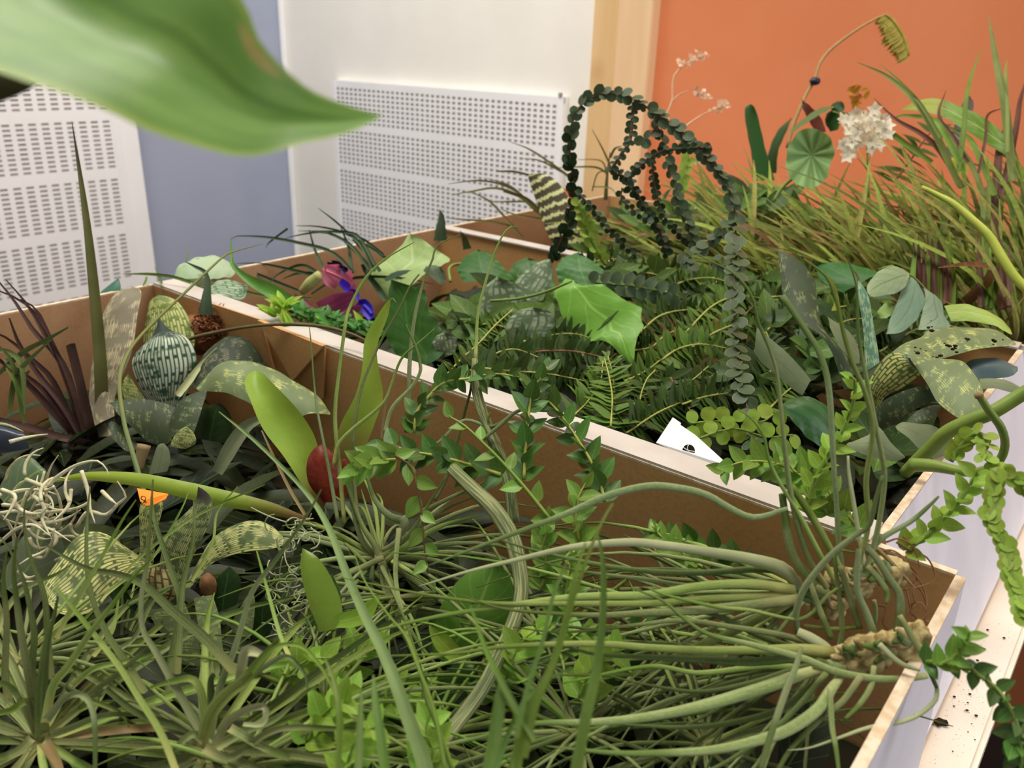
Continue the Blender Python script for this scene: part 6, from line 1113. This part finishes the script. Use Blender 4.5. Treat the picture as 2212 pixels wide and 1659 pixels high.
# ------------------------------------------------------------------ filler foliage deep in the boxes, shade put into its dark colours
L_fill = leafmesh('shade_darkened_leaf', .5, fold=.15, curl=.2, n=6, m=4); L_fill.materials.append(leafmat('shade_darkened_leaf', '#1d2a10', '#17220d', rough=.45, trans=.12, var=.6, vein='#4a6634'))
L_fillb = leafmesh('shade_darkened_strap', .13, fold=.2, curl=.35, n=8, m=2, shape='linear'); L_fillb.materials.append(leafmat('shade_darkened_strap', '#2f3a17', '#263013', rough=.5, trans=.15, var=.6))
rd = random.Random(77)
def fill(u0, u1, v0, v1, nu_, nv_, label, group, z=(.012, .05), n=34, size=.055, straps=.5):
    for i in range(nu_):
        for j in range(nv_):
            c = UVZ(lerp(u0, u1, (i + .5) / nu_), lerp(v0, v1, (j + .5) / nv_), z[0])
            du, dv = (u1 - u0) / nu_, (v1 - v0) / nv_
            root = thing('foliage_clump', label, 'foliage', c, group)
            for k in range(n):
                p = c + UD * rd.uniform(-.5, .5) * du + VD * rd.uniform(-.5, .5) * dv + Vector((0, 0, rd.uniform(0, z[1] - z[0])))
                a = rd.uniform(0, 6.283); e = rd.uniform(-.25, .5); d = Vector((math.cos(a) * math.cos(e), math.sin(a) * math.cos(e), math.sin(e)))
                st_ = rd.random() < straps; sz = size * (rd.uniform(1.2, 2.0) if st_ else rd.uniform(.6, 1.2))
                tip = p + d * sz; uu, vv = touv(tip)                       # stay inside the walls
                if not (u0 - .03 < uu < u1 + .02 and v0 - .015 < vv < v1 + .015) or tip.z < .006: d = (c + Vector((0, 0, .03)) - p).normalized(); sz = min(sz, .05)
                inst('leaf', L_fillb if st_ else L_fill, root, p, d, Vector((rd.uniform(-.5, .5), rd.uniform(-.5, .5), 1)), sz)
    # the box floors get a dark sheet below, painted shade for the gaps
fill(.03, uA - .03, -.36, -.03, 5, 3, 'green filler foliage darkened as painted shade deep in the near box', 'deep foliage of the near box', (.010, .05), 40)
fill(.03, uBend - .03, .03, .33, 4, 3, 'green filler foliage darkened as painted shade deep in the middle box', 'deep foliage of the middle box', (.012, .075), 46, .06, .3)
fill(.03, uBend - .03, .40, .69, 5, 2, 'olive filler foliage darkened as painted shade deep in the far box', 'deep foliage of the far box', (.012, .08), 40, .06, .6)
for b_, (u0, u1, v0, v1), nm in ((boxA, (.004, uA, -.37, -.008), 'A'), (boxB, (.004, uBend, .01, .35), 'B'), (boxC, (.004, uBend + .01, .372, .716), 'C')):
    V = []; F = []; nx, ny = 30, 18
    for i in range(nx + 1):
        for j in range(ny + 1): V.append(UVZ(lerp(u0, u1, i / nx), lerp(v0, v1, j / ny), .008 + rd.uniform(0, .007)))
    for i in range(nx):
        for j in range(ny): a = i * (ny + 1) + j; F.append((a, a + ny + 1, a + ny + 2, a + 1))
    o = place('floor_shade_sheet', V, F, None, plain('painted_floor_shade', '#2a2116', '#1f2412', .9, 90, .8, 0, .2, 5), b_, True); o['kind'] = 'stuff'  # added dark sheet, its colour stands in for shade deep in the box
# soil crumbs on the table
for i in range(60):
    x, y = rd.gauss(1080, 260), rd.gauss(800, 420)
    q = T(RH, "%f,%f" % (x, y), d=.3)[0]; xx, yy = RH[0] + x * RH[2], RH[1] + y * RH[2]
    p = Zp(xx, yy, .0006); uu, vv = touv(p)
    if uu > ue - .004 or uu < uT + .003: continue
    o = lump('soil_crumb', p + Vector((0, 0, .0003)), rd.choice([.0002, .0002, .0003, .0004, .0006]), M_soil, None, (1.3, 1, .6), .3, i); tag(o, 'dark soil crumb on the cream table', 'soil', 'soil crumbs on the table')
o = lump('soil_clod', Zp(2032, 1560, .0015), .0022, M_soil, None, (1.5, 1, .5), .5, 3); tag(o, 'largest dark soil clod on the cream table', 'soil', 'soil crumbs on the table')

V = []; F = []
for i in range(420):
    x, y = RH[0] + rd.gauss(1080, 300) * RH[2], RH[1] + rd.gauss(800, 450) * RH[2]; p = Zp(x, y, .0003); uu, vv = touv(p)
    if uu > ue - .004 or uu < uT + .003: continue
    r_ = rd.uniform(.00012, .0003); k = len(V); a = rd.uniform(0, 3); V += [p + Vector((r_ * math.cos(a + q * 2.09), r_ * math.sin(a + q * 2.09), 0)) for q in range(3)] + [p + Vector((0, 0, r_ * .7))]
    F += [(k, k + 1, k + 3), (k + 1, k + 2, k + 3), (k + 2, k, k + 3)]
o = link('soil_specks', mesh('soil_specks', V, F, None, False), M_soil); tag(o, 'fine dark soil specks scattered on the cream table', 'soil', None, 'stuff')
